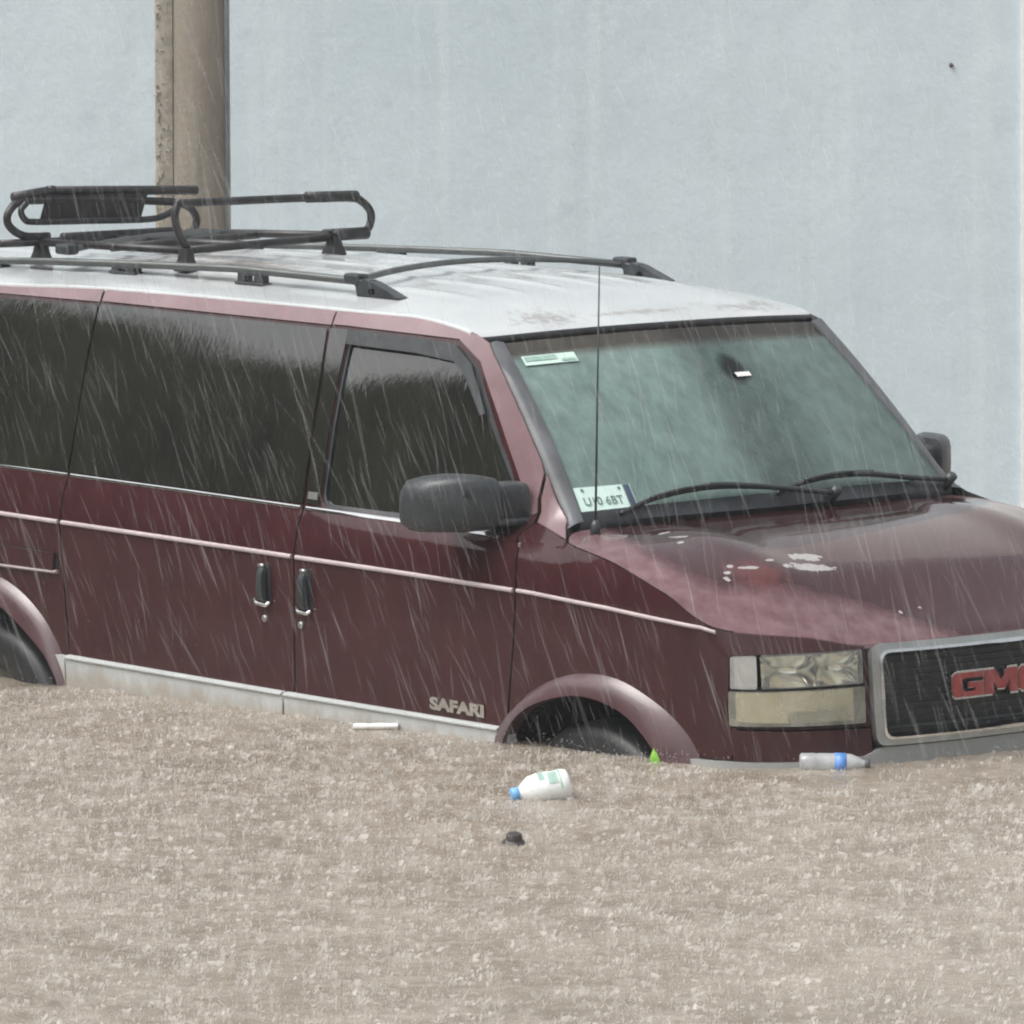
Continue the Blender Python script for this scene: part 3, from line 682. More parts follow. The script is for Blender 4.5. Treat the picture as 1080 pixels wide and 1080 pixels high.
wiper([W3(.985, .015, 1.3), W3(.86, .05, 1.5), W3(.77, .09, 1.4), W3(.72, .105, 1.2)], [W3(.50, .055, .7), W3(.58, .095, .8), W3(.68, .115, .8), W3(.78, .105, .8), W3(.90, .060, .7)], W3(.985, .012, 1.0))

# permit card and sticker over the glass, glass tint in their colour; mirror, ornament
def card(name, u0, u1, v0, v1, mat, parent, depth=-.010, skew=0):
    mb = MB(); rows = [[ws(u, v0+(v1-v0)*t+skew*(u-u0))+np.array([depth, 0, depth]) for u in np.linspace(u0, u1, 6)] for t in (0, .5, 1)]
    back = [[p+np.array([-.001, 0, -.001]) for p in r] for r in rows]
    mb.grid(rows); mb.F = [f[::-1] for f in mb.F]; k = MB(); k.grid(back); mb.add(k.V, k.F); return mb.obj(name, mat, parent, True)
def letters_mesh(txt, size, ext, fat=0.0):
    cu = bpy.data.curves.new('lettering', 'FONT'); cu.body = txt; cu.size = size; cu.extrude = ext; cu.align_x = 'LEFT'; cu.offset = fat
    ob = bpy.data.objects.new('lettering', cu); COL.objects.link(ob); dg = bpy.context.evaluated_depsgraph_get(); dg.update()
    me = bpy.data.meshes.new_from_object(ob.evaluated_get(dg)); bpy.data.objects.remove(ob); bpy.data.curves.remove(cu)
    V = [tuple(v.co) for v in me.vertices]; F = [tuple(p.vertices) for p in me.polygons]; bpy.data.meshes.remove(me); return V, F
permit = card('permit_card', .012, .150, .058, .190, M['white'], wsc, .0035)
card('permit_stripe', .131, .147, .055, .187, M['ink_blue'], permit, .0050)
V, F = letters_mesh('U10 6BT', .055, .0004)
xm = max(v[0] for v in V)
mesh_obj('permit_text', [ws(.024+.096*v[0]/xm, .088+v[1]*1.15)+np.array([.0050+v[2], 0, .0050+v[2]]) for v in V], F, M['ink'], permit, False)
for uu in (.030, .120): MB().tube([ws(uu, .172)+np.array([.004, 0, .004]), ws(uu, .172)+np.array([.0052, 0, .0052])], .006, 8).obj('permit_mark', M['ink'], permit)
st = card('window_sticker', .035, .185, .865, .915, M['white'], wsc, .0035)
card('sticker_print', .040, .13, .885, .909, M['label_green'], st, .0048)
card('sticker_print', .14, .18, .872, .884, M['label_green'], st, .0048)
mb = MB(); mb.box((-.66, .10, 1.665), (.025, .24, .065)); im = mb.obj('interior_mirror', M['plastic'], van, bevel=.012)
mb = MB(); mb.tube([(-.64, .10, 1.72), (-.655, .10, 1.67)], .010, 8); mb.obj('mirror_stem', M['plastic'], im, True)
card('window_tag', .606, .650, .712, .735, M['foam'], wsc, .0040)
c0 = ws(.615, .79); mb = MB(); mb.tube([c0+np.array(q) for q in ((-.085, -.02, .045), (-.08, -.015, .032), (-.075, -.010, .018), (-.07, .005, -.005), (-.07, .012, -.022), (-.07, .015, -.034))], [.008, .022, .016, .034, .026, .008], 9); mb.tube([c0+np.array(q) for q in ((-.07, .01, -.03), (-.05, .015, -.10), (-.03, .017, -.15))], [.006, .018, .010], 7); mb.obj('ornament', M['ornament'], im, True)

# cabin
mb = MB(); A2 = []
for x, z in ((-.22, 1.20), (-.34, 1.215), (-.50, 1.19), (-.60, 1.10), (-.58, .85)): A2.append([(x, y, z-.02*(abs(y) > .6)) for y in np.linspace(-.84, .84, 13)])
mb.grid(A2); mb.obj('dashboard', M['dash'], van, True)
mb = MB(); c = Vector((-.82, .42, 1.16)); ax = Matrix.Rotation(math.radians(-62), 3, 'Y')
mb.tube([c+ax @ Vector((.19*math.cos(q), .19*math.sin(q), 0)) for q in np.linspace(0, 2*math.pi, 33)], .013, 8, False)
mb.tube([c, c+ax @ Vector((0, 0, -.25))], .03); mb.tube([c+ax @ Vector((-.19, 0, 0)), c, c+ax @ Vector((.19, 0, 0))], .014); mb.obj('steering_wheel', M['plastic'], van, True)
for y in (-.43, .43):
    mb = MB(); mb.box((-1.22, y, .86), (.52, .50, .16)); sq = mb.obj('seat', M['seat'], van, bevel=.05, seg=3)
    mb = MB(); mb.box((-1.50, y, 1.22), (.16, .50, .66), Matrix.Rotation(-.22, 3, 'Y')); mb.obj('backrest', M['seat'], sq, bevel=.05, seg=3)
    mb = MB(); mb.box((-1.58, y, 1.60), (.10, .28, .16)); mb.obj('headrest', M['seat'], sq, bevel=.04, seg=3)

# door mirrors: the shell sweeps back from a short arm
def rr(cx, y, cz, hx, hz, tilt=0, e=.5, n=20, lim=None):
    pts = []
    for k in range(n):
        q = 2*math.pi*k/n; c, s = math.cos(q), math.sin(q)
        px = hx*math.copysign(abs(c)**e, c); pz = hz*math.copysign(abs(s)**e, s)
        pts.append((cx+px, y, cz+pz))
    return pts
def door_mirror(sg, host):
    mb = MB(); rings = [rr(-.375, .890, 1.305, .052, .062), rr(-.375, .950, 1.305, .048, .064), rr(-.380, .985, 1.305, .042, .060), rr(-.385, 1.000, 1.306, .048, .062),
            rr(-.390, 1.008, 1.309, .068, .078), rr(-.410, 1.035, 1.310, .078, .083), rr(-.44, 1.085, 1.308, .082, .087), rr(-.485, 1.135, 1.304, .078, .083), rr(-.515, 1.165, 1.298, .070, .078), rr(-.532, 1.182, 1.292, .050, .058), rr(-.540, 1.190, 1.288, .022, .030)]
    rings = [[(x, sg*(y-(.055 if sg < 0 else .078)), z) for x, y, z in r] for r in rings]
    mb.loft(rings)
    if sg > 0: mb.F = [f[::-1] for f in mb.F]
    mb.F = [f[::-1] for f in mb.F]
    m = mb.obj('door_mirror', M['plastic'], host, auto=50)
    mb = MB(); mb.box((-.532, sg*1.030, 1.306), (.006, .15, .135), Matrix.Rotation(sg*-.45, 3, 'Z')); mb.obj('mirror_glass', M['chrome'], m, bevel=.01)
    mb = MB(); mb.loft([[(x, sg*y, z) for x, y, z in rr(-.385, yy, 1.252, hx*.85, hz*.8)] for yy, hx, hz in ((.84, .085, .018), (.920, .085, .018), (.965, .06, .014))]); mb.obj('mirror_foot', M['plastic'], m, auto=50)
    return m
dm = door_mirror(-1, door); door_mirror(1, door)
mb = MB(); p = np.array([-.366, -1.052, 1.350]); mb.add([p, p+np.array([-.012, -.006, -.020]), p+np.array([.012, .012, -.022]), p+np.array([.006, -.004, .004])], [(0, 1, 2, 3)]); mb.obj('chipped_spot', M['rubber'], dm)

# lamps
def bowl(s0, s1, z0, z1, depth, surf=skin, n=9):
    rows = []
    for j in range(n):
        b = j/(n-1); row = []
        for i in range(n*2):
            a = i/(2*n-1); d = depth*(math.sin(math.pi*a)**.8)*(math.sin(math.pi*b)**.8); row.append(on(s0+(s1-s0)*a, z0+(z1-z0)*b, -.012-d, surf))
        rows.append(row)
    return rows
for sf in (skin, skin_l):
    ms = {}
    mb = MB(); mb.grid(bowl(.70, .865, .856, .950, .055, sf)); mb.grid(bowl(.868, 1.015, .860, .956, .060, sf))
    hl = mb.obj('headlight', M['reflector'], van, True)
    if sf is skin_l: hl.data.flip_normals()
    panel('headlight_lens', rounded([(.700, .851), (.703, .951), (1.016, .959), (1.012, .861)], .006, 2), M['lens'], hl, sf, off=.003, thick=.008)
    panel('headlight_bezel', [(.596, .842), (.602, .949), (1.022, .965), (1.018, .853)], M['shell'], hl, sf, holes=[[(.609, .852), (.612, .941), (1.012, .956), (1.008, .862)][::-1]], off=-.004, thick=.03)
    panel('corner_lamp', rounded([(.607, .850), (.611, .944), (.690, .949), (.687, .850)], .008, 2), M['lens_frost'], hl, sf, off=.004, thick=.012)
    panel('corner_reflector', [(.607, .850), (.611, .944), (.690, .949), (.687, .850)], M['reflector'], hl, sf, off=-.02, thick=.004)
    V, F = panel_geo([(.600, .742), (.602, .842), (1.016, .852), (1.012, .745)], sf, off=-.03, thick=.004, step=.03)
    tl = mesh_obj('turn_signal', V, F, M['reflector'], van)
    panel('turn_signal_lens', rounded([(.598, .741), (.600, .842), (1.019, .852), (1.014, .745)], .006, 2), M['lens_yellow'], tl, sf, off=.002, thick=.012)
    panel('turn_signal_bezel', [(.592, .735), (.594, .8465), (1.022, .8565), (1.018, .738)], M['shell'], tl, sf, holes=[[(.602, .747), (.604, .838), (1.012, .848), (1.008, .752)][::-1]], off=-.003, thick=.03)
    panel('lens_screen', [(.78, .752), (.78, .782), (.93, .786), (.928, .754)], M['satin'], tl, sf, off=-.02, thick=.003)

# grille with its frame, slats and letters
X = lambda s: 2*HALF-s
go = rounded([(1.034, .676), (1.034, .966), (X(1.034), .966), (X(1.034), .676)], .035)
gm = rounded([(1.060, .694), (1.060, .950), (X(1.060), .950), (X(1.060), .694)], .030)
gi = rounded([(1.082, .708), (1.082, .938), (X(1.082), .938), (X(1.082), .708)], .026)
grille = panel('grille', gi, M['grille'], van, off=-.026, thick=.004, step=.06)
panel('grille_frame', go, M['satin'], grille, holes=[gm], off=.022, thick=.06, step=.03)
mb = MB(); pth = densify(gm, .03); rings = []
for s, z in pth+[pth[0]]:
    c = np.array([HALF, .822]); d = c-np.array([s, z]); d = np.array([np.sign(d[0])*min(1, abs(d[0])/.1), np.sign(d[1])*min(1, abs(d[1])/.06)]); d = d/max(1e-6, np.linalg.norm(d))
    rings.append([on(s-d[0]*.002, z-d[1]*.002, .020), on(s-d[0]*.002, z-d[1]*.002, .028), on(s+d[0]*.008, z+d[1]*.008, .030), on(s+d[0]*.020, z+d[1]*.016, .012), on(s+d[0]*.022, z+d[1]*.018, -.03)])
mb.grid(rings); mb.obj('grille_bead', M['chrome'], grille, auto=50)
mb = MB()
for k in range(11):
    z = .722+.0205*k+.004; rings = [[on(s, z-.004, -.030), on(s, z-.003, -.016), on(s, z+.003, -.016), on(s, z+.004, -.030)] for s in np.linspace(1.084, X(1.084), 26)]; mb.loft(rings)
mb.obj('slats', M['grille'], grille)
rings = [[on(s, .722, -.01), on(s, .725, .004), on(s, .729, .004), on(s, .732, -.01)] for s in np.linspace(1.09, X(1.09), 26)]; MB().loft(rings).obj('lower_bar', M['plastic'], grille)
# block letters G M C
def letter(polys, s0, w, z0, h, slant=.0):
    out = []
    for poly in polys: out.append([(s0+w*a, z0+h*b) for a, b in poly])
    return out
Gp = [(.08, 0), (0, .10), (0, .86), (.14, 1), (1, 1), (1, .76), (.36, .76), (.28, .68), (.28, .30), (.36, .22), (.72, .22), (.72, .36), (.50, .36), (.50, .58), (1, .58), (1, 0)]
Mp = [(0, 0), (0, 1), (.30, 1), (.50, .50), (.70, 1), (1, 1), (1, 0), (.76, 0), (.76, .58), (.60, .18), (.40, .18), (.24, .58), (.24, 0)]
Cp = [(.10, 0), (0, .12), (0, .86), (.12, 1), (1, 1), (1, .74), (.36, .74), (.28, .66), (.28, .33), (.36, .25), (1, .25), (1, 0)]
zL = .794; hL = .074
for ch, poly, s0, w in (('G', Gp, 1.338, .122), ('M', Mp, 1.468, .138), ('C', Cp, 1.614, .122)):
    pts = [(s0+w*a, zL+hL*b) for a, b in poly][::-1]
    cx = np.mean([p[0] for p in pts]); cz = zL+hL/2
    rim = panel('emblem_letter', [(p[0]+(p[0]-cx)*.055, p[1]+(p[1]-cz)*.13) for p in pts], M['chrome'], grille, off=.002, thick=.03, step=.03)
    panel('letter_face', [(p[0]-(p[0]-cx)*.02, p[1]-(p[1]-cz)*.04) for p in pts], M['red'], rim, off=.0065, thick=.006, step=.03)

# bumper and valance
b_o = [(.603, .640), (.600, .7285)]+[(s, .7285) for s in np.linspace(.64, 1.028, 10)]+[(1.028, .655), (1.06, .652)]+[(s, .652) for s in np.linspace(1.1, X(1.1), 20)]
b_o += [(X(1.028), .655)]+[(s, .7285) for s in np.linspace(X(1.028), X(.64), 10)]+[(X(.600), .7285), (X(.603), .640)]
b_o += [(s, .640) for s in np.linspace(X(.64), .64, 40)]
bumper = panel('bumper', b_o[::-1], M['paint'], van, off=.002, thick=.05, step=.04)
panel('valance', [(.385, .634), (.385, .45), (X(.385), .45), (X(.385), .634), (X(.8), .640), (X(1.0), .650), (X(1.06), .672), (1.06, .672), (1.0, .650), (.8, .640)], M['valance'], bumper, off=.012, thick=.04, step=.05)

# SAFARI badge on the door
V, F = letters_mesh('SAFARI', .042, .003, .0022); x1 = max(v[0] for v in V); y1 = max(v[1] for v in V)
mesh_obj('badge', [on(-.617+.243*v[0]/x1, .664+.037*v[1]/y1, .004+v[2]) for v in V], F, M['chrome'], door, False)
panel('b_pillar_badge', [(-1.236, 1.240), (-1.238, 1.262), (-1.196, 1.262), (-1.192, 1.240)], M['satin'], door, off=.007, thick=.004)

# wheels
def lathe(prof, n=40):                       # prof: (radius, y)
    V = []; F = []; m = len(prof)
    for k in range(n):
        q = 2*math.pi*k/n; V += [(r*math.cos(q), y, r*math.sin(q)) for r, y in prof]
    for k in range(n):
        for j in range(m-1): F.append((k*m+j, k*m+j+1, ((k+1) % n)*m+j+1, ((k+1) % n)*m+j))
    return V, F
V, F = lathe([(.20, -.085), (.24, -.105), (.30, -.108), (.333, -.095), (.347, -.07), (.350, 0), (.347, .07), (.333, .095), (.30, .108), (.24, .105), (.20, .085)])
tyre0 = None
for x in (.06, -2.82):
    for sg in (-1, 1):
        w = link(bpy.data.objects.new('wheel', None), van); w.location = (x, sg*.815, .345)
        t = mesh_obj('tyre', V, F, M['rubber'], w) if tyre0 is None else link(bpy.data.objects.new('tyre', tyre0.data), w); tyre0 = t
        Vr, Fr = lathe([(.20, -.085), (.19, -.06), (.17, -.05), (.06, -.075), (.001, -.08)] if sg < 0 else [(.20, .085), (.19, .06), (.17, .05), (.06, .075), (.001, .08)]); mesh_obj('rim', Vr, Fr, M['satin'], w)

# roof rails and cross bars
def rail_z(x): return float(np.interp(x, [-3.9, -3.2, -2.955, -2.46, -1.99, -1.40, -1.30], [1.812, 1.830, 1.845, 1.866, 1.884, 1.884, 1.878]))
def roof_z(x, y):
    ye = half_at(x); return float(zg(x))+.003+float(cr(x))*(1-abs(y/ye)**2.6)
for sg in (-1, 1):
    rings = []
    for x in np.linspace(-3.85, -1.34, 40):
        z = rail_z(x); rings.append([(x, sg*.572+a, z+b) for a, b in ((-.016, -.010), (-.020, .002), (-.014, .012), (.014, .012), (.020, .002), (.016, -.010))])
    rl = MB().loft(rings).obj('roof_rail', M['rail'], van, auto=40)
    mb = MB()
    for k in range(2): mb.tube([(x, sg*.572+(-.018 if k else .018), rail_z(x)+.008) for x in np.linspace(-3.8, -1.37, 30)], .0035, 6)
    mb.obj('rail_bead', M['satin'], rl, True)
    # swept front foot with an eye
    y0 = sg*.572; zr = roof_z(-1.22, .572)+.002; mb = MB(); DX = -.04
    out2 = [(x_+DX, z_) for x_, z_ in [(-1.40, rail_z(-1.40)+.012), (-1.325, rail_z(-1.325)+.015), (-1.285, rail_z(-1.3)+.010), (-1.165, zr+.004), (-1.160, zr), (-1.355, zr-.004), (-1.362, rail_z(-1.36)-.012)]]
    eye = [(-1.326+.017*math.cos(q), zr+.014+.011*math.sin(q)) for q in np.linspace(0, 2*math.pi, 12, endpoint=False)]
    flat = lambda s, z, yy=y0: np.array([s, yy-.021, z])
    V, F = panel_geo(out2[::-1], flat, holes=[eye], off=0, thick=.042, step=.03) if False else ([], [])
    lp = [Vector(p) for p in out2]+[Vector(p) for p in eye]; ee = [(i, (i+1) % 7) for i in range(7)]+[(7+i, 7+(i+1) % 12) for i in range(12)]
    vs, es, fs, *_ = delaunay_2d_cdt(lp, ee, [], 0, 1e-6); P2 = np.array([(v.x, v.y) for v in vs]); C = np.array([P2[list(f)].mean(0) for f in fs])
    kp = inside(C[:, 0], C[:, 1], out2) & ~inside(C[:, 0], C[:, 1], eye); fs = [f for f, k in zip(fs, kp) if k]
    nV = len(P2); Vv = [(p[0], y0-.021, p[1]) for p in P2]+[(p[0], y0+.021, p[1]) for p in P2]; Ff = [tuple(f) for f in fs]+[tuple(i+nV for i in f)[::-1] for f in fs]
    ed = {(a, b) for f in fs for a, b in zip(f, list(f[1:])+[f[0]])}; Ff += [(b, a, a+nV, b+nV) for a, b in ed if (b, a) not in ed]
    mb.add(Vv, Ff); mb.obj('rail_foot', M['plastic'], rl)
    for xf in (-1.92, -2.555, -3.25):
        mb = MB(); zr = roof_z(xf, .58); zt = rail_z(xf)-.006
        for dx in (-.040, .040): mb.box((xf+dx, y0, (zr+zt)/2), (.036, .036, zt-zr+.004))
        mb.box((xf, y0, zr+.004), (.135, .044, .010)); mb.box((xf, y0, zt-.004), (.10, .034, .012)); mb.obj('rail_foot', M['plastic'], rl, bevel=.003)
def crossbar(x, dx=0.0):
    rings = []
    for u in np.linspace(-1, 1, 31):
        y = u*.568; z = 1.886+.030*(1-u*u); xx = x-dx*(1-u**2); rings.append([(xx+a, y, z+b) for a, b in ((-.020, 0), (-.010, .009), (.010, .009), (.020, 0), (.010, -.008), (-.010, -.008))])
    c = MB().loft(rings).obj('crossbar', M['rail'], van, auto=40)
    for sg in (-1, 1): MB().box((x, sg*.575, 1.892), (.07, .05, .034)).obj('crossbar_clamp', M['plastic'], c, bevel=.008)
crossbar(-1.42, .10); crossbar(-2.86, .06)
# antenna on the cowl corner
p0 = np.array([-.071, -.80, 1.245]); mb = MB(); mb.tube([p0+np.array([0, 0, .02]), (-.070, -.80, 1.60), (-.068, -.80, 2.03)], [.0038, .003, .0024], 8); an = mb.obj('aerial', M['plastic'], van, True)
mb = MB(); mb.tube([p0+np.array([0, 0, -.03]), p0+np.array([0, 0, .012]), p0+np.array([0, 0, .030])], [.017, .015, .008], 12); mb.obj('aerial_base', M['plastic'], an, True)

# ------------------------------------------------------------------ ROOF RACK (bolted over the rails, lifted off as one)
TH = Matrix.Rotation(.027, 4, 'Y')
rack = link(bpy.data.objects.new('roof_rack', None)); rack.location = TH @ Vector((-2.6, -.2, 1.88)); rack.rotation_euler = (0, .027, 0)
tag(rack, 'black tubular steel luggage rack with rounded end hoops, sitting on the van roof', 'luggage rack')
R0 = np.array([-2.6, -.2, 1.88])
def L(*pts): return [np.array(p, float)-R0 for p in pts]
xr, xf = -3.10, -2.34
def hoop(name, x, pts, r=.0138): MB().tube(catmull(L(*[(x, y, z) for y, z in pts]), 6), r, 10).obj(name, M['rack'], rack, True)
hoop('rear_hoop', xr, [(-.46, 1.915), (-.55, 1.918), (-.600, 1.935), (-.632, 1.965), (-.628, 2.000), (-.590, 2.030), (-.52, 2.035), (-.25, 2.028), (.00, 2.012), (.09, 2.003), (.145, 1.985), (.172, 1.955), (.172, 1.925), (.145, 1.898), (.05, 1.902)])
hoop('rear_hoop', xr+.02, [(.078, 1.988), (.02, 1.965), (-.06, 1.955), (-.30, 1.960), (-.53, 1.966), (-.575, 1.975), (-.592, 2.005), (-.57, 2.030)], .0112)
hoop('front_hoop', xf, [(-.546, 2.072), (-.30, 2.070), (.0, 2.068), (.20, 2.060), (.252, 2.045), (.288, 2.010), (.285, 1.968), (.258, 1.945), (.20, 1.941), (.13, 1.941)])
MB().tube(catmull(L((xf, -.535, 2.070), (xf, -.548, 2.03), (xf, -.530, 1.97), (xf, -.50, 1.93)), 5), .013, 10).obj('front_hoop', M['rack'], rack, True)
for p, q, r in (((xf, .01, 2.070), (xf, .225, 2.066), .019), ((xr-.01, -.60, 2.047), (xr-.01, -.43, 2.064), .018), ((xr, -.40, 1.905), (xr, .10, 1.905), .019), ((xf, .13, 1.942), (xf, .272, 1.942), .021)):
    MB().tube(L(p, q), r, 10).obj('foam_sleeve', M['rubber'], rack, True)
MB().tube(L((xr-.01, -.46, 2.064), (xr-.01, -.1, 2.052), (xr-.01, .18, 2.042)), .0165, 10).obj('top_bar', M['rack'], rack, True)
# sheet panel tied between the bars
g = [[np.array((xr+.006, -.475+.43*a, 2.052-.010*a))-R0+np.array((.0, -.03*b, (1.965-2.052+.004*a)*b)) for a in np.linspace(0, 1, 12)] for b in np.linspace(0, 1, 6)]
mb = MB(); mb.grid(g); k = MB(); k.grid([[p+np.array((.004, 0, 0)) for p in r] for r in g]); mb.add(k.V, [f[::-1] for f in k.F]); mb.obj('panel', M['rack'], rack, True)
for nm, a, b in (('side_bar', (xr, -.50, 1.897), (xf, -.475, 1.915)), ('side_bar', (xr, .14, 1.902), (xf, .11, 1.942)), ('base_bar', (xr, -.66, 1.898), (xr, .15, 1.893)), ('base_bar', (xf, -.50, 1.918), (xf, .15, 1.935)), ('base_bar', (-2.72, -.50, 1.902), (-2.72, .13, 1.918)), ('side_bar', (xr, -.18, 1.893), (xf, -.18, 1.92))):
    MB().tube(L(a, b), .0135, 10).obj(nm, M['rack'], rack, True)
for x, y, t in ((xr, -.49, 1.898), (xf, -.50, 1.925), (xf, .13, 1.938), (xr, .12, 1.895)):
    zr = roof_z(x, y)+.002; mb = MB(); a, b = .034, .020
    mb.loft([[np.array((x+sx*w, y+sy*w*.8, z))-R0 for sx, sy in ((-1, -1), (1, -1), (1, 1), (-1, 1))] for z, w in ((zr, .034), (zr+.006, .034), ((zr+t)/2, .024), (t, .018))]); mb.obj('foot', M['rack'], rack, bevel=.003)

# ------------------------------------------------------------------ SETTING
Gd = np.array([-.7399, .6727, 0]); Gr = np.array([.6727, .7399, 0]); CAM = np.array([15.2544, -15.0294, 3.2721]); ZW = .603
def place(dep, lat, z=0.0): p = CAM+Gd*dep+Gr*lat; return np.array([p[0], p[1], z])
def basis(o, dep, lat, z): o.location = place(dep, lat, z); o.rotation_euler = (0, 0, math.atan2(Gr[1], Gr[0])); return o      # local x right, y away

mb = MB()
XS = [-16]+list(np.linspace(-2.6, 2.05, 40)); ZS = [-.6, .6]+list(np.linspace(.9, 3.2, 20))+[6.6]
mb.box((-6.975, .15, 3.0), (18.05, .3, 7.2))
w1 = mb.obj('wall', M['wall']); basis(w1, 28.3, 0, 0); tag(w1, 'tall pale blue plastered wall with damp streaks behind the van', 'wall', kind='thing')
mb = MB(); mb.box((5.042, .15, 3.0), (6.0, .3, 7.2)); w2 = mb.obj('wall', M['wall_white']); basis(w2, 28.285, 0, 0); tag(w2, 'white wall edge at the far right beside the blue wall', 'wall', kind='thing')
# nail hole / loose chips on the blue wall
mb = MB(); mb.tube([(1.76, -.004, 2.385), (1.768, -.014, 2.382)], [.010, .004], 7); mb.obj('anchor_stub', M['dark'], w1)

# utility pole
pole = link(bpy.data.objects.new('utility_pole', None)); basis(pole, 26.3, -1.188, -.1); tag(pole, 'round stained concrete utility pole standing behind the van roof', 'utility pole'); pole.rotation_euler.y = .006
rings = []
for z, r in ((0, .116), (1.5, .110), (3, .106), (5, .099), (8.2, .088)): rings.append([(r*math.cos(q)+.022, r*math.sin(q), z) for q in np.linspace(0, 2*math.pi, 33)[:-1]])
MB().loft(rings).obj('shaft', M['concrete'], pole, auto=50)
mb = MB(); n = 60; rows = []
for k in range(n):
    z = 8.2*k/(n-1); e = .004*math.sin(z*9)+.003*random.uniform(-1, 1); xl = -.155+.0018*z; rows.append([(xl, .02, z), (xl+.002, -.024+e*.3, z), (xl+.010, -.034, z), (xl+.052, -.040+e*.3, z), (xl+.068, -.038, z), (xl+.074, -.02, z)])
mb.grid(rows); mb.F = [f[::-1] for f in mb.F]; nf = len(mb.F)
for k in range(150):
    z = 1.6+random.uniform(0, 1.75); a = random.uniform(-.146, -.100); w = random.uniform(.004, .016); h = random.uniform(.002, .006)
    if random.random() < .25: w, h = random.uniform(.003, .005), random.uniform(.01, .03)
    mb.box((a, -.0375, z), (w, .007, h), Matrix.Rotation(random.uniform(-.25, .25), 3, 'Y'))
sp = mb.obj('cable_guard', [M['strip'], M['cement']], pole); sp.data.polygons.foreach_set('material_index', [0]*nf+[1]*(len(mb.F)-nf)); smooth_by_angle(sp.data, 50)
MB().tube([(.121, -.055, 0), (.117, -.053, 3), (.108, -.05, 8.2)], .011, 10).obj('conduit', M['galv'], pole, True)

# ------------------------------------------------------------------ WATER
def ripple_field(X, Y):
    Z = np.zeros_like(X); r = np.random.default_rng(5)
    for k in range(70):
        lam = .03*(12**r.random()); q = r.random()*2*math.pi; ph = r.random()*6.3; kx = 2*math.pi/lam
        Z += 0.00024*(lam/.1)**.4*np.sin(kx*(X*math.cos(q)+Y*math.sin(q))+ph)
    return Z
d0, d1, l0, l1 = 13.6, 22.6, -2.9, 2.9
nd, nl = 640, 410
dd = np.linspace(d0, d1, nd); ll = np.linspace(l0, l1, nl); Lg, Dg = np.meshgrid(ll, dd)
H = ripple_field(Lg, Dg)
hd, hl_ = dd[1]-dd[0], ll[1]-ll[0]
r2_ = np.random.default_rng(3)
for k in range(9000):                       # rings and cups thrown up by single drops
    cd = r2_.uniform(d0, d1); cl = r2_.uniform(l0, l1); R = r2_.uniform(.010, .060)**1.0; am = r2_.uniform(.0005, .0019)*(1 if R < .035 else .6)
    i0, i1 = int((cd-d0-R*2)/hd), int((cd-d0+R*2)/hd)+2; j0, j1 = int((cl-l0-R*2)/hl_), int((cl-l0+R*2)/hl_)+2
    i0, j0 = max(i0, 0), max(j0, 0); sub = H[i0:i1, j0:j1]
    if sub.size == 0: continue
    dist = np.hypot(Dg[i0:i1, j0:j1]-cd, Lg[i0:i1, j0:j1]-cl); wd = max(.012, R*.28)
    sub += am*(np.exp(-((dist-R)/wd)**2)-.7*np.exp(-(dist/(R*.6))**2))
edge = np.minimum(np.minimum(Dg-d0, d1-Dg), np.minimum(Lg-l0, l1-Lg)); H = H*np.clip(edge/.5, 0, 1)-.03*np.clip(1-edge/.12, 0, 1)
Pw = CAM[None, None, :]*np.array([1, 1, 0])+Gd*Dg[..., None]+Gr*Lg[..., None]; Pw[..., 2] = H
idx = np.arange(nd*nl).reshape(nd, nl); F = np.stack([idx[:-1, :-1], idx[:-1, 1:], idx[1:, 1:], idx[1:, :-1]], -1).reshape(-1, 4)
me = bpy.data.meshes.new('water'); me.from_pydata(Pw.reshape(-1, 3).tolist(), [], F.tolist()); me.polygons.foreach_set('use_smooth', [True]*len(me.polygons)); me.materials.append(M['water'])
o = link(bpy.data.objects.new('water', me)); o.location.z = ZW; o['kind'] = 'structure'
mb = MB(); mb.grid([[(x, y, 0) for x in (-160, -40, -10, 0, 10, 20, 40, 160)] for y in (-160, -40, -20, -10, 0, 10, 40, 160)]); mb.F = [f[::-1] for f in mb.F]
o = mb.obj('water', M['water']); o.location.z = ZW-.016; o['kind'] = 'structure'

# splash crowns and jets
mb_v = []; mb_f = []
def crown(c, R, h, n=11):
    k = len(mb_v)
    for i in range(n):
        q = 2*math.pi*i/n+random.uniform(-.2, .2); mb_v.append((c[0]+R*.6*math.cos(q), c[1]+R*.6*math.sin(q), c[2]-.004))
    for i in range(n):
        q = 2*math.pi*i/n+random.uniform(-.3, .3); hh = h*random.uniform(.25, 1); rr_ = R*random.uniform(.9, 1.6); mb_v.append((c[0]+rr_*math.cos(q), c[1]+rr_*math.sin(q), c[2]+hh))
    for i in range(n):
        j = (i+1) % n
        if random.random() < .52: mb_f.append((k+i, k+j, k+n+i))
        if random.random() < .14: mb_f.append((k+j, k+n+j, k+n+i))
def jet(c, r, h):
    k = len(mb_v); lx, ly = random.uniform(-.9, .9)*h, random.uniform(-.9, .9)*h
    for i in range(4):
        q = math.pi/2*i+random.random(); mb_v.append((c[0]+r*math.cos(q), c[1]+r*math.sin(q), c[2]-.004))
    for i in range(4):
        q = math.pi/2*i; mb_v.append((c[0]+lx*.6+r*.55*math.cos(q), c[1]+ly*.6+r*.55*math.sin(q), c[2]+h*.6))
    mb_v.append((c[0]+lx, c[1]+ly, c[2]+h))
    for i in range(4):
        j = (i+1) % 4; mb_f.append((k+i, k+j, k+4+j, k+4+i)); mb_f.append((k+4+i, k+4+j, k+8))
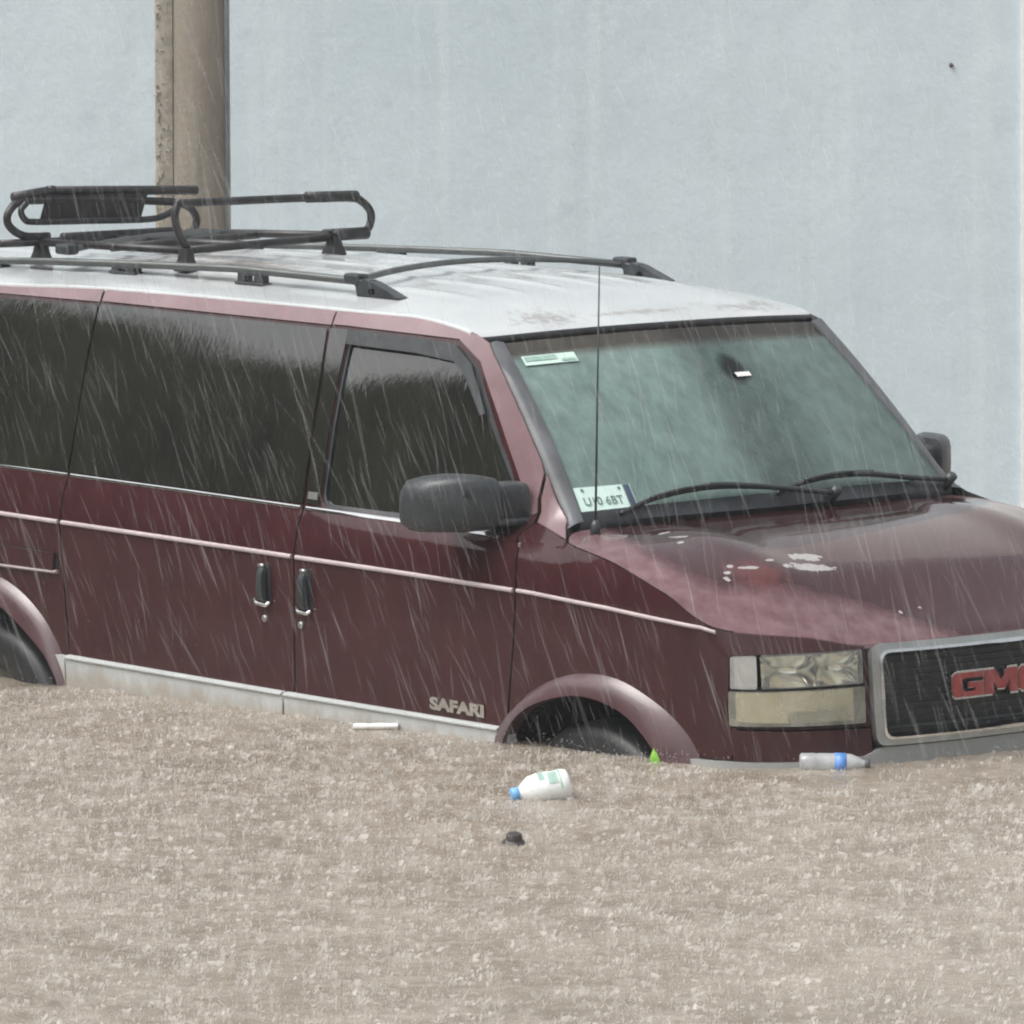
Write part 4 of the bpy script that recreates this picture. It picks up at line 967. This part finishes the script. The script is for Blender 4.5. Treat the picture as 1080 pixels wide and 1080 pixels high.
def drop(c, r):
    k = len(mb_v); mb_v.extend([(c[0], c[1], c[2]+r*1.3), (c[0]+r, c[1], c[2]), (c[0]-r*.5, c[1]+r*.87, c[2]), (c[0]-r*.5, c[1]-r*.87, c[2]), (c[0], c[1], c[2]-r*1.3)])
    mb_f.extend([(k, k+1, k+2), (k, k+2, k+3), (k, k+3, k+1), (k+4, k+2, k+1), (k+4, k+3, k+2), (k+4, k+1, k+3)])
def in_van(p): return -3.95 < p[0] < .85 and -.93 < p[1] < .95
for k in range(56000):
    dep = random.uniform(13.8, 22.4); lat = random.uniform(-2.8, 2.8); p = place(dep, lat, ZW)
    if in_van(p) or (-.2 < p[0] < 1.35 and abs(p[1]) < 1.05 and p[0] > .75 and random.random() < .72): continue      # the nose keeps the rain off the water just ahead of it
    u = random.random()
    if u < .90: crown(p, random.uniform(.003, .017), random.uniform(.004, .017)*(1.9 if random.random() < .06 else 1))
    if u > .86: jet(p, random.uniform(.002, .005), random.uniform(.005, .018)*(1.7 if random.random() < .06 else 1))
    for q in range(random.choice((0, 1, 1, 2))): drop(p+np.array([random.uniform(-.05, .05), random.uniform(-.05, .05), random.uniform(.008, .05)]), random.uniform(.0009, .0020))
sp = mesh_obj('rain_splashes', mb_v, mb_f, M['splash'], None, True); sp['kind'] = 'stuff'; tag(sp, 'raindrop splashes covering the brown floodwater', 'splashes', kind='stuff')

# falling rain
V = []; F = []
Rr = random.Random(23)
for k in range(42000):
    dep = Rr.uniform(6.0, 24.5); lat = Rr.uniform(-4.2, 4.2); z = Rr.uniform(ZW+.05, 5.5); p = place(dep, lat, z)
    if in_van(p) and z < 2.0: continue
    ln = Rr.uniform(.04, .15); tl = math.tan(math.radians(Rr.gauss(17, 6))); ax = Gr*tl+np.array([0, 0, -1.0])+Gd*Rr.uniform(-.1, .1); ax = ax/np.linalg.norm(ax)
    r = Rr.uniform(.0013, .0029); s1 = Gr*r; s2 = Gd*r; k0 = len(V); a = p-ax*ln/2; b = p+ax*ln/2
    V += [a, p+s1, p-s1*.5+s2*.87, p-s1*.5-s2*.87, b]
    F += [(k0, k0+1, k0+2), (k0, k0+2, k0+3), (k0, k0+3, k0+1), (k0+4, k0+2, k0+1), (k0+4, k0+3, k0+2), (k0+4, k0+1, k0+3)]
rain = mesh_obj('rain', V, F, M['rain']); tag(rain, 'heavy slanting rain falling in front of the van', 'rain', kind='stuff')

# ------------------------------------------------------------------ FLOATING LITTER
def lathe_x(prof, n=24):                     # prof: (x, radius)
    V = []; F = []; m = len(prof)
    for k in range(n):
        q = 2*math.pi*k/n; V += [(x, r*math.cos(q), r*math.sin(q)) for x, r in prof]
    for k in range(n):
        for j in range(m-1): F.append((k*m+j, ((k+1) % n)*m+j, ((k+1) % n)*m+j+1, k*m+j+1))
    return V, F
def face_dir(a, b): d = b-a; return math.atan2(d[1], d[0])
# white bottle, blue cap toward lower left
a = np.array([.69, -1.83, ZW]); b = np.array([.73, -1.60, ZW])
jug = link(bpy.data.objects.new('bottle', None)); jug.location = ((a+b)/2+np.array([0, 0, .024])).tolist(); jug.rotation_euler = (.2, -.16, math.radians(58)); tag(jug, 'white plastic bottle with sky blue cap floating in open water', 'bottle', 'bottles floating by the van')
V, F = lathe_x([(.085, .0), (.085, .034), (.080, .044), (.060, .048), (.040, .046), (.020, .048), (-.005, .048), (-.030, .043), (-.050, .028), (-.058, .019), (-.064, .016)])
mesh_obj('bottle_body', V, F, M['milk'], jug)
V, F = lathe_x([(-.060, .0185), (-.062, .0205), (-.082, .0205), (-.084, .017), (-.084, 0)]); mesh_obj('cap', V, F, M['cap_blue'], jug)
mb = MB(); 
for x0, x1, q0, q1 in ((.022, .050, .6, 1.5), (-.004, .014, .9, 1.7), (.054, .060, .2, 1.9)):
    mb.grid([[(x, .0485*math.cos(q)*-1, .0485*math.sin(q)) for x in np.linspace(x0, x1, 4)] for q in np.linspace(q0, q1, 7)])
mb.obj('label_print', M['label_green'], jug, True)
# clear bottle lying against the bumper, cap to the right
pet = link(bpy.data.objects.new('bottle', None)); pet.location = (.848, -.680, ZW+.014); pet.rotation_euler = (0, 0.03, math.radians(50)); tag(pet, 'clear plastic bottle with blue label floating against the front bumper', 'bottle', 'bottles floating by the van')
V, F = lathe_x([(-.105, 0), (-.105, .024), (-.100, .030), (-.06, .031), (-.055, .0295), (-.05, .031), (.02, .031), (.045, .030), (.065, .022), (.078, .014), (.086, .0125)])
mesh_obj('bottle_body', V, F, M['pet'], pet)
V, F = lathe_x([(-.004, .0316), (-.004, .0322), (.030, .0322), (.030, .0312)]); mesh_obj('label', V, F, M['label_blue'], pet)
V, F = lathe_x([(.084, .0145), (.085, .0155), (.100, .0155), (.101, 0)]); mesh_obj('cap', V, F, M['cap_grey'], pet)
# foam strip
mb = MB(); rings = []
for t in np.linspace(-1, 1, 9):
    w = .013*(1-.15*t*t)+.001*math.sin(t*9); rings.append([(t*.068, w*math.cos(q), .006+.010*math.sin(q)*(1+.1*math.sin(t*7))) for q in np.linspace(0, 2*math.pi, 9)[:-1]])
fo = mb.loft(rings).obj('foam_strip', M['foam'], None, auto=60); fo.location = (-.775, -1.03, ZW+.006); fo.rotation_euler = (0, 0, math.radians(50)); tag(fo, 'short white foam strip floating beside the van sill', 'foam strip')
# green leaf standing at the front wheel
mb = MB(); rows = []
for t in np.linspace(0, 1, 9):
    w = .022*math.sin(math.pi*min(1, t*.86+.10))**.7*(1-t**3); rows.append([(w*s-.010*t, .006*abs(s)+.014*t*t, .060*t-.014) for s in (-1, -.5, 0, .5, 1)])
mb.grid(rows); k = MB(); k.grid([[(p[0], p[1]+.0012, p[2]) for p in r] for r in rows]); mb.add(k.V, [f[::-1] for f in k.F])
lf = mb.obj('leaf', M['leaf'], None, True); lf.location = (.405, -.965, ZW); lf.rotation_euler = (0, -.12, math.radians(48)); tag(lf, 'bright green leaf poking from the water beside the front wheel', 'leaf')
# dark stopper-like float
V, F = lathe_x([(-.012, 0), (-.012, .030), (-.004, .034), (.002, .030), (.006, .023), (.020, .021), (.024, .017), (.024, 0)], 18)
V = [(z, y, x) for x, y, z in V]; dk = mesh_obj('rubber_plug', V, [f[::-1] for f in F], M['dark']); dk.location = (1.346, -2.393, ZW+.008); dk.rotation_euler = (.16, .12, .4); tag(dk, 'small dark round plug floating alone in the foreground', 'plug')
smooth_by_angle(dk.data, 40)

# ------------------------------------------------------------------ far trees across the street, seen in the side windows' reflections
mb_v, mb_f = [], []
Rt = random.Random(4)
for k in range(16):
    ang = math.radians(186+(252-186)*k/15)+Rt.uniform(-.015, .015); dist = Rt.uniform(22, 25); base = np.array([-.8+dist*math.cos(ang), -.9+dist*math.sin(ang), 0])
    top = Rt.uniform(10.6, 12.0)*dist/24; rad = Rt.uniform(1.5, 2.1); ph = [Rt.uniform(0, 6.3) for _ in range(6)]
    def crown_pt(q, t):
        w = rad*(math.sin(math.pi*min(1, .08+.92*t))**.45)*(1+.16*math.sin(3*q+ph[0]+4*t)+.12*math.sin(7*q+ph[1]-9*t)+.08*math.sin(13*q+ph[2]+17*t)+.05*math.sin(23*q+31*t+ph[3]))
        return base+np.array([w*math.cos(q), w*math.sin(q), .1+(top-.1)*t+.12*math.sin(5*q+ph[4])+.08*math.sin(11*q+ph[5])])
    nq, ntt = 36, 26; k0 = len(mb_v)
    for j in range(ntt):
        for i in range(nq): mb_v.append(tuple(crown_pt(2*math.pi*i/nq, j/(ntt-1)*.985)))
    for j in range(ntt-1):
        for i in range(nq): mb_f.append((k0+j*nq+i, k0+j*nq+(i+1) % nq, k0+(j+1)*nq+(i+1) % nq, k0+(j+1)*nq+i))
    for j in range(2600):
        q = Rt.uniform(0, 6.283); t = Rt.random()**.7; c = crown_pt(q, t)+np.array([Rt.gauss(0, .16), Rt.gauss(0, .16), Rt.gauss(.03, .14)]); sz = Rt.uniform(.05, .13)
        e1 = np.array([Rt.gauss(0, 1), Rt.gauss(0, 1), Rt.gauss(0, 1)]); e1 /= np.linalg.norm(e1); e2 = np.cross(e1, (Rt.gauss(0, 1), Rt.gauss(0, 1), 1)); e2 = e2/max(.3, np.linalg.norm(e2)); k1 = len(mb_v)
        mb_v.extend([c+e1*sz, c+e2*sz*.55, c-e1*sz, c-e2*sz*.55]); mb_f.append((k1, k1+1, k1+2, k1+3))
tr = mesh_obj('tree_belt', mb_v, mb_f, M['foliage'], None, False); tag(tr, 'dark belt of trees across the street mirrored in the side windows', 'trees', kind='stuff')

# rain haze: even air from a metre under the water to just above the trees
mb = MB(); mb.box((-5, -9, 6.1), (84, 76, 15.2)); hz = mb.obj('haze', None) if False else mb.obj('haze', M['wall']); hz.data.materials.clear()
hm = bpy.data.materials.new('rain_haze'); hm.use_nodes = True; ntz = hm.node_tree; ntz.nodes.remove(ntz.nodes['Principled BSDF'])
pv = N(ntz, 'ShaderNodeVolumePrincipled', Density=.0016); pv.inputs['Color'].default_value = (.90, .93, .95, 1); pv.inputs['Anisotropy'].default_value = .3
ntz.links.new(pv.outputs[0], ntz.nodes['Material Output'].inputs['Volume']); hz.data.materials.append(hm); hz['kind'] = 'stuff'

# ------------------------------------------------------------------ light, sky, camera
world = bpy.data.worlds.new('World'); scene.world = world; world.use_nodes = True; nt = world.node_tree
bg = nt.nodes['Background']; sky = N(nt, 'ShaderNodeTexSky', sky_type='NISHITA'); sky.sun_disc = False
SE, SR = math.radians(58), math.radians(200)
sky.sun_elevation = SE; sky.sun_rotation = SR; sky.air_density = 1.2; sky.dust_density = 6; sky.ozone_density = 1.5
hs = N(nt, 'ShaderNodeHueSaturation', Saturation=.22); nt.links.new(sky.outputs[0], hs.inputs['Color'])
nt.links.new(hs.outputs[0], bg.inputs['Color']); bg.inputs['Strength'].default_value = .10
sun = bpy.data.lights.new('sun', 'SUN'); sun.energy = .7; sun.angle = math.radians(40); sun.color = (1, .97, .93)
so = link(bpy.data.objects.new('sun', sun))
az = SR; sd = Vector((math.sin(az)*math.cos(SE), math.cos(az)*math.cos(SE), math.sin(SE)))     # towards the sun
so.rotation_euler = (-sd).to_track_quat('-Z', 'Y').to_euler()

cam = bpy.data.cameras.new('camera'); cam.sensor_width = 36; cam.lens = 248.435; cam.clip_start = .5; cam.clip_end = 600
co = link(bpy.data.objects.new('camera', cam)); scene.camera = co
fw = np.array([-0.736824, 0.669532, -0.093899]); r2 = np.array([0.672993, 0.739614, -0.007268]); u2 = np.array([-0.064583, 0.068548, 0.995555])
co.matrix_world = Matrix(((r2[0], u2[0], -fw[0], CAM[0]), (r2[1], u2[1], -fw[1], CAM[1]), (r2[2], u2[2], -fw[2], CAM[2]), (0, 0, 0, 1)))
scene.cycles.pixel_filter_type = 'BLACKMAN_HARRIS'; scene.cycles.filter_width = 2.1
vs_ = scene.view_settings; vs_.view_transform = 'Standard'; vs_.look = 'None'; vs_.gamma = 1; vs_.use_curve_mapping = False; vs_.exposure = 1.1
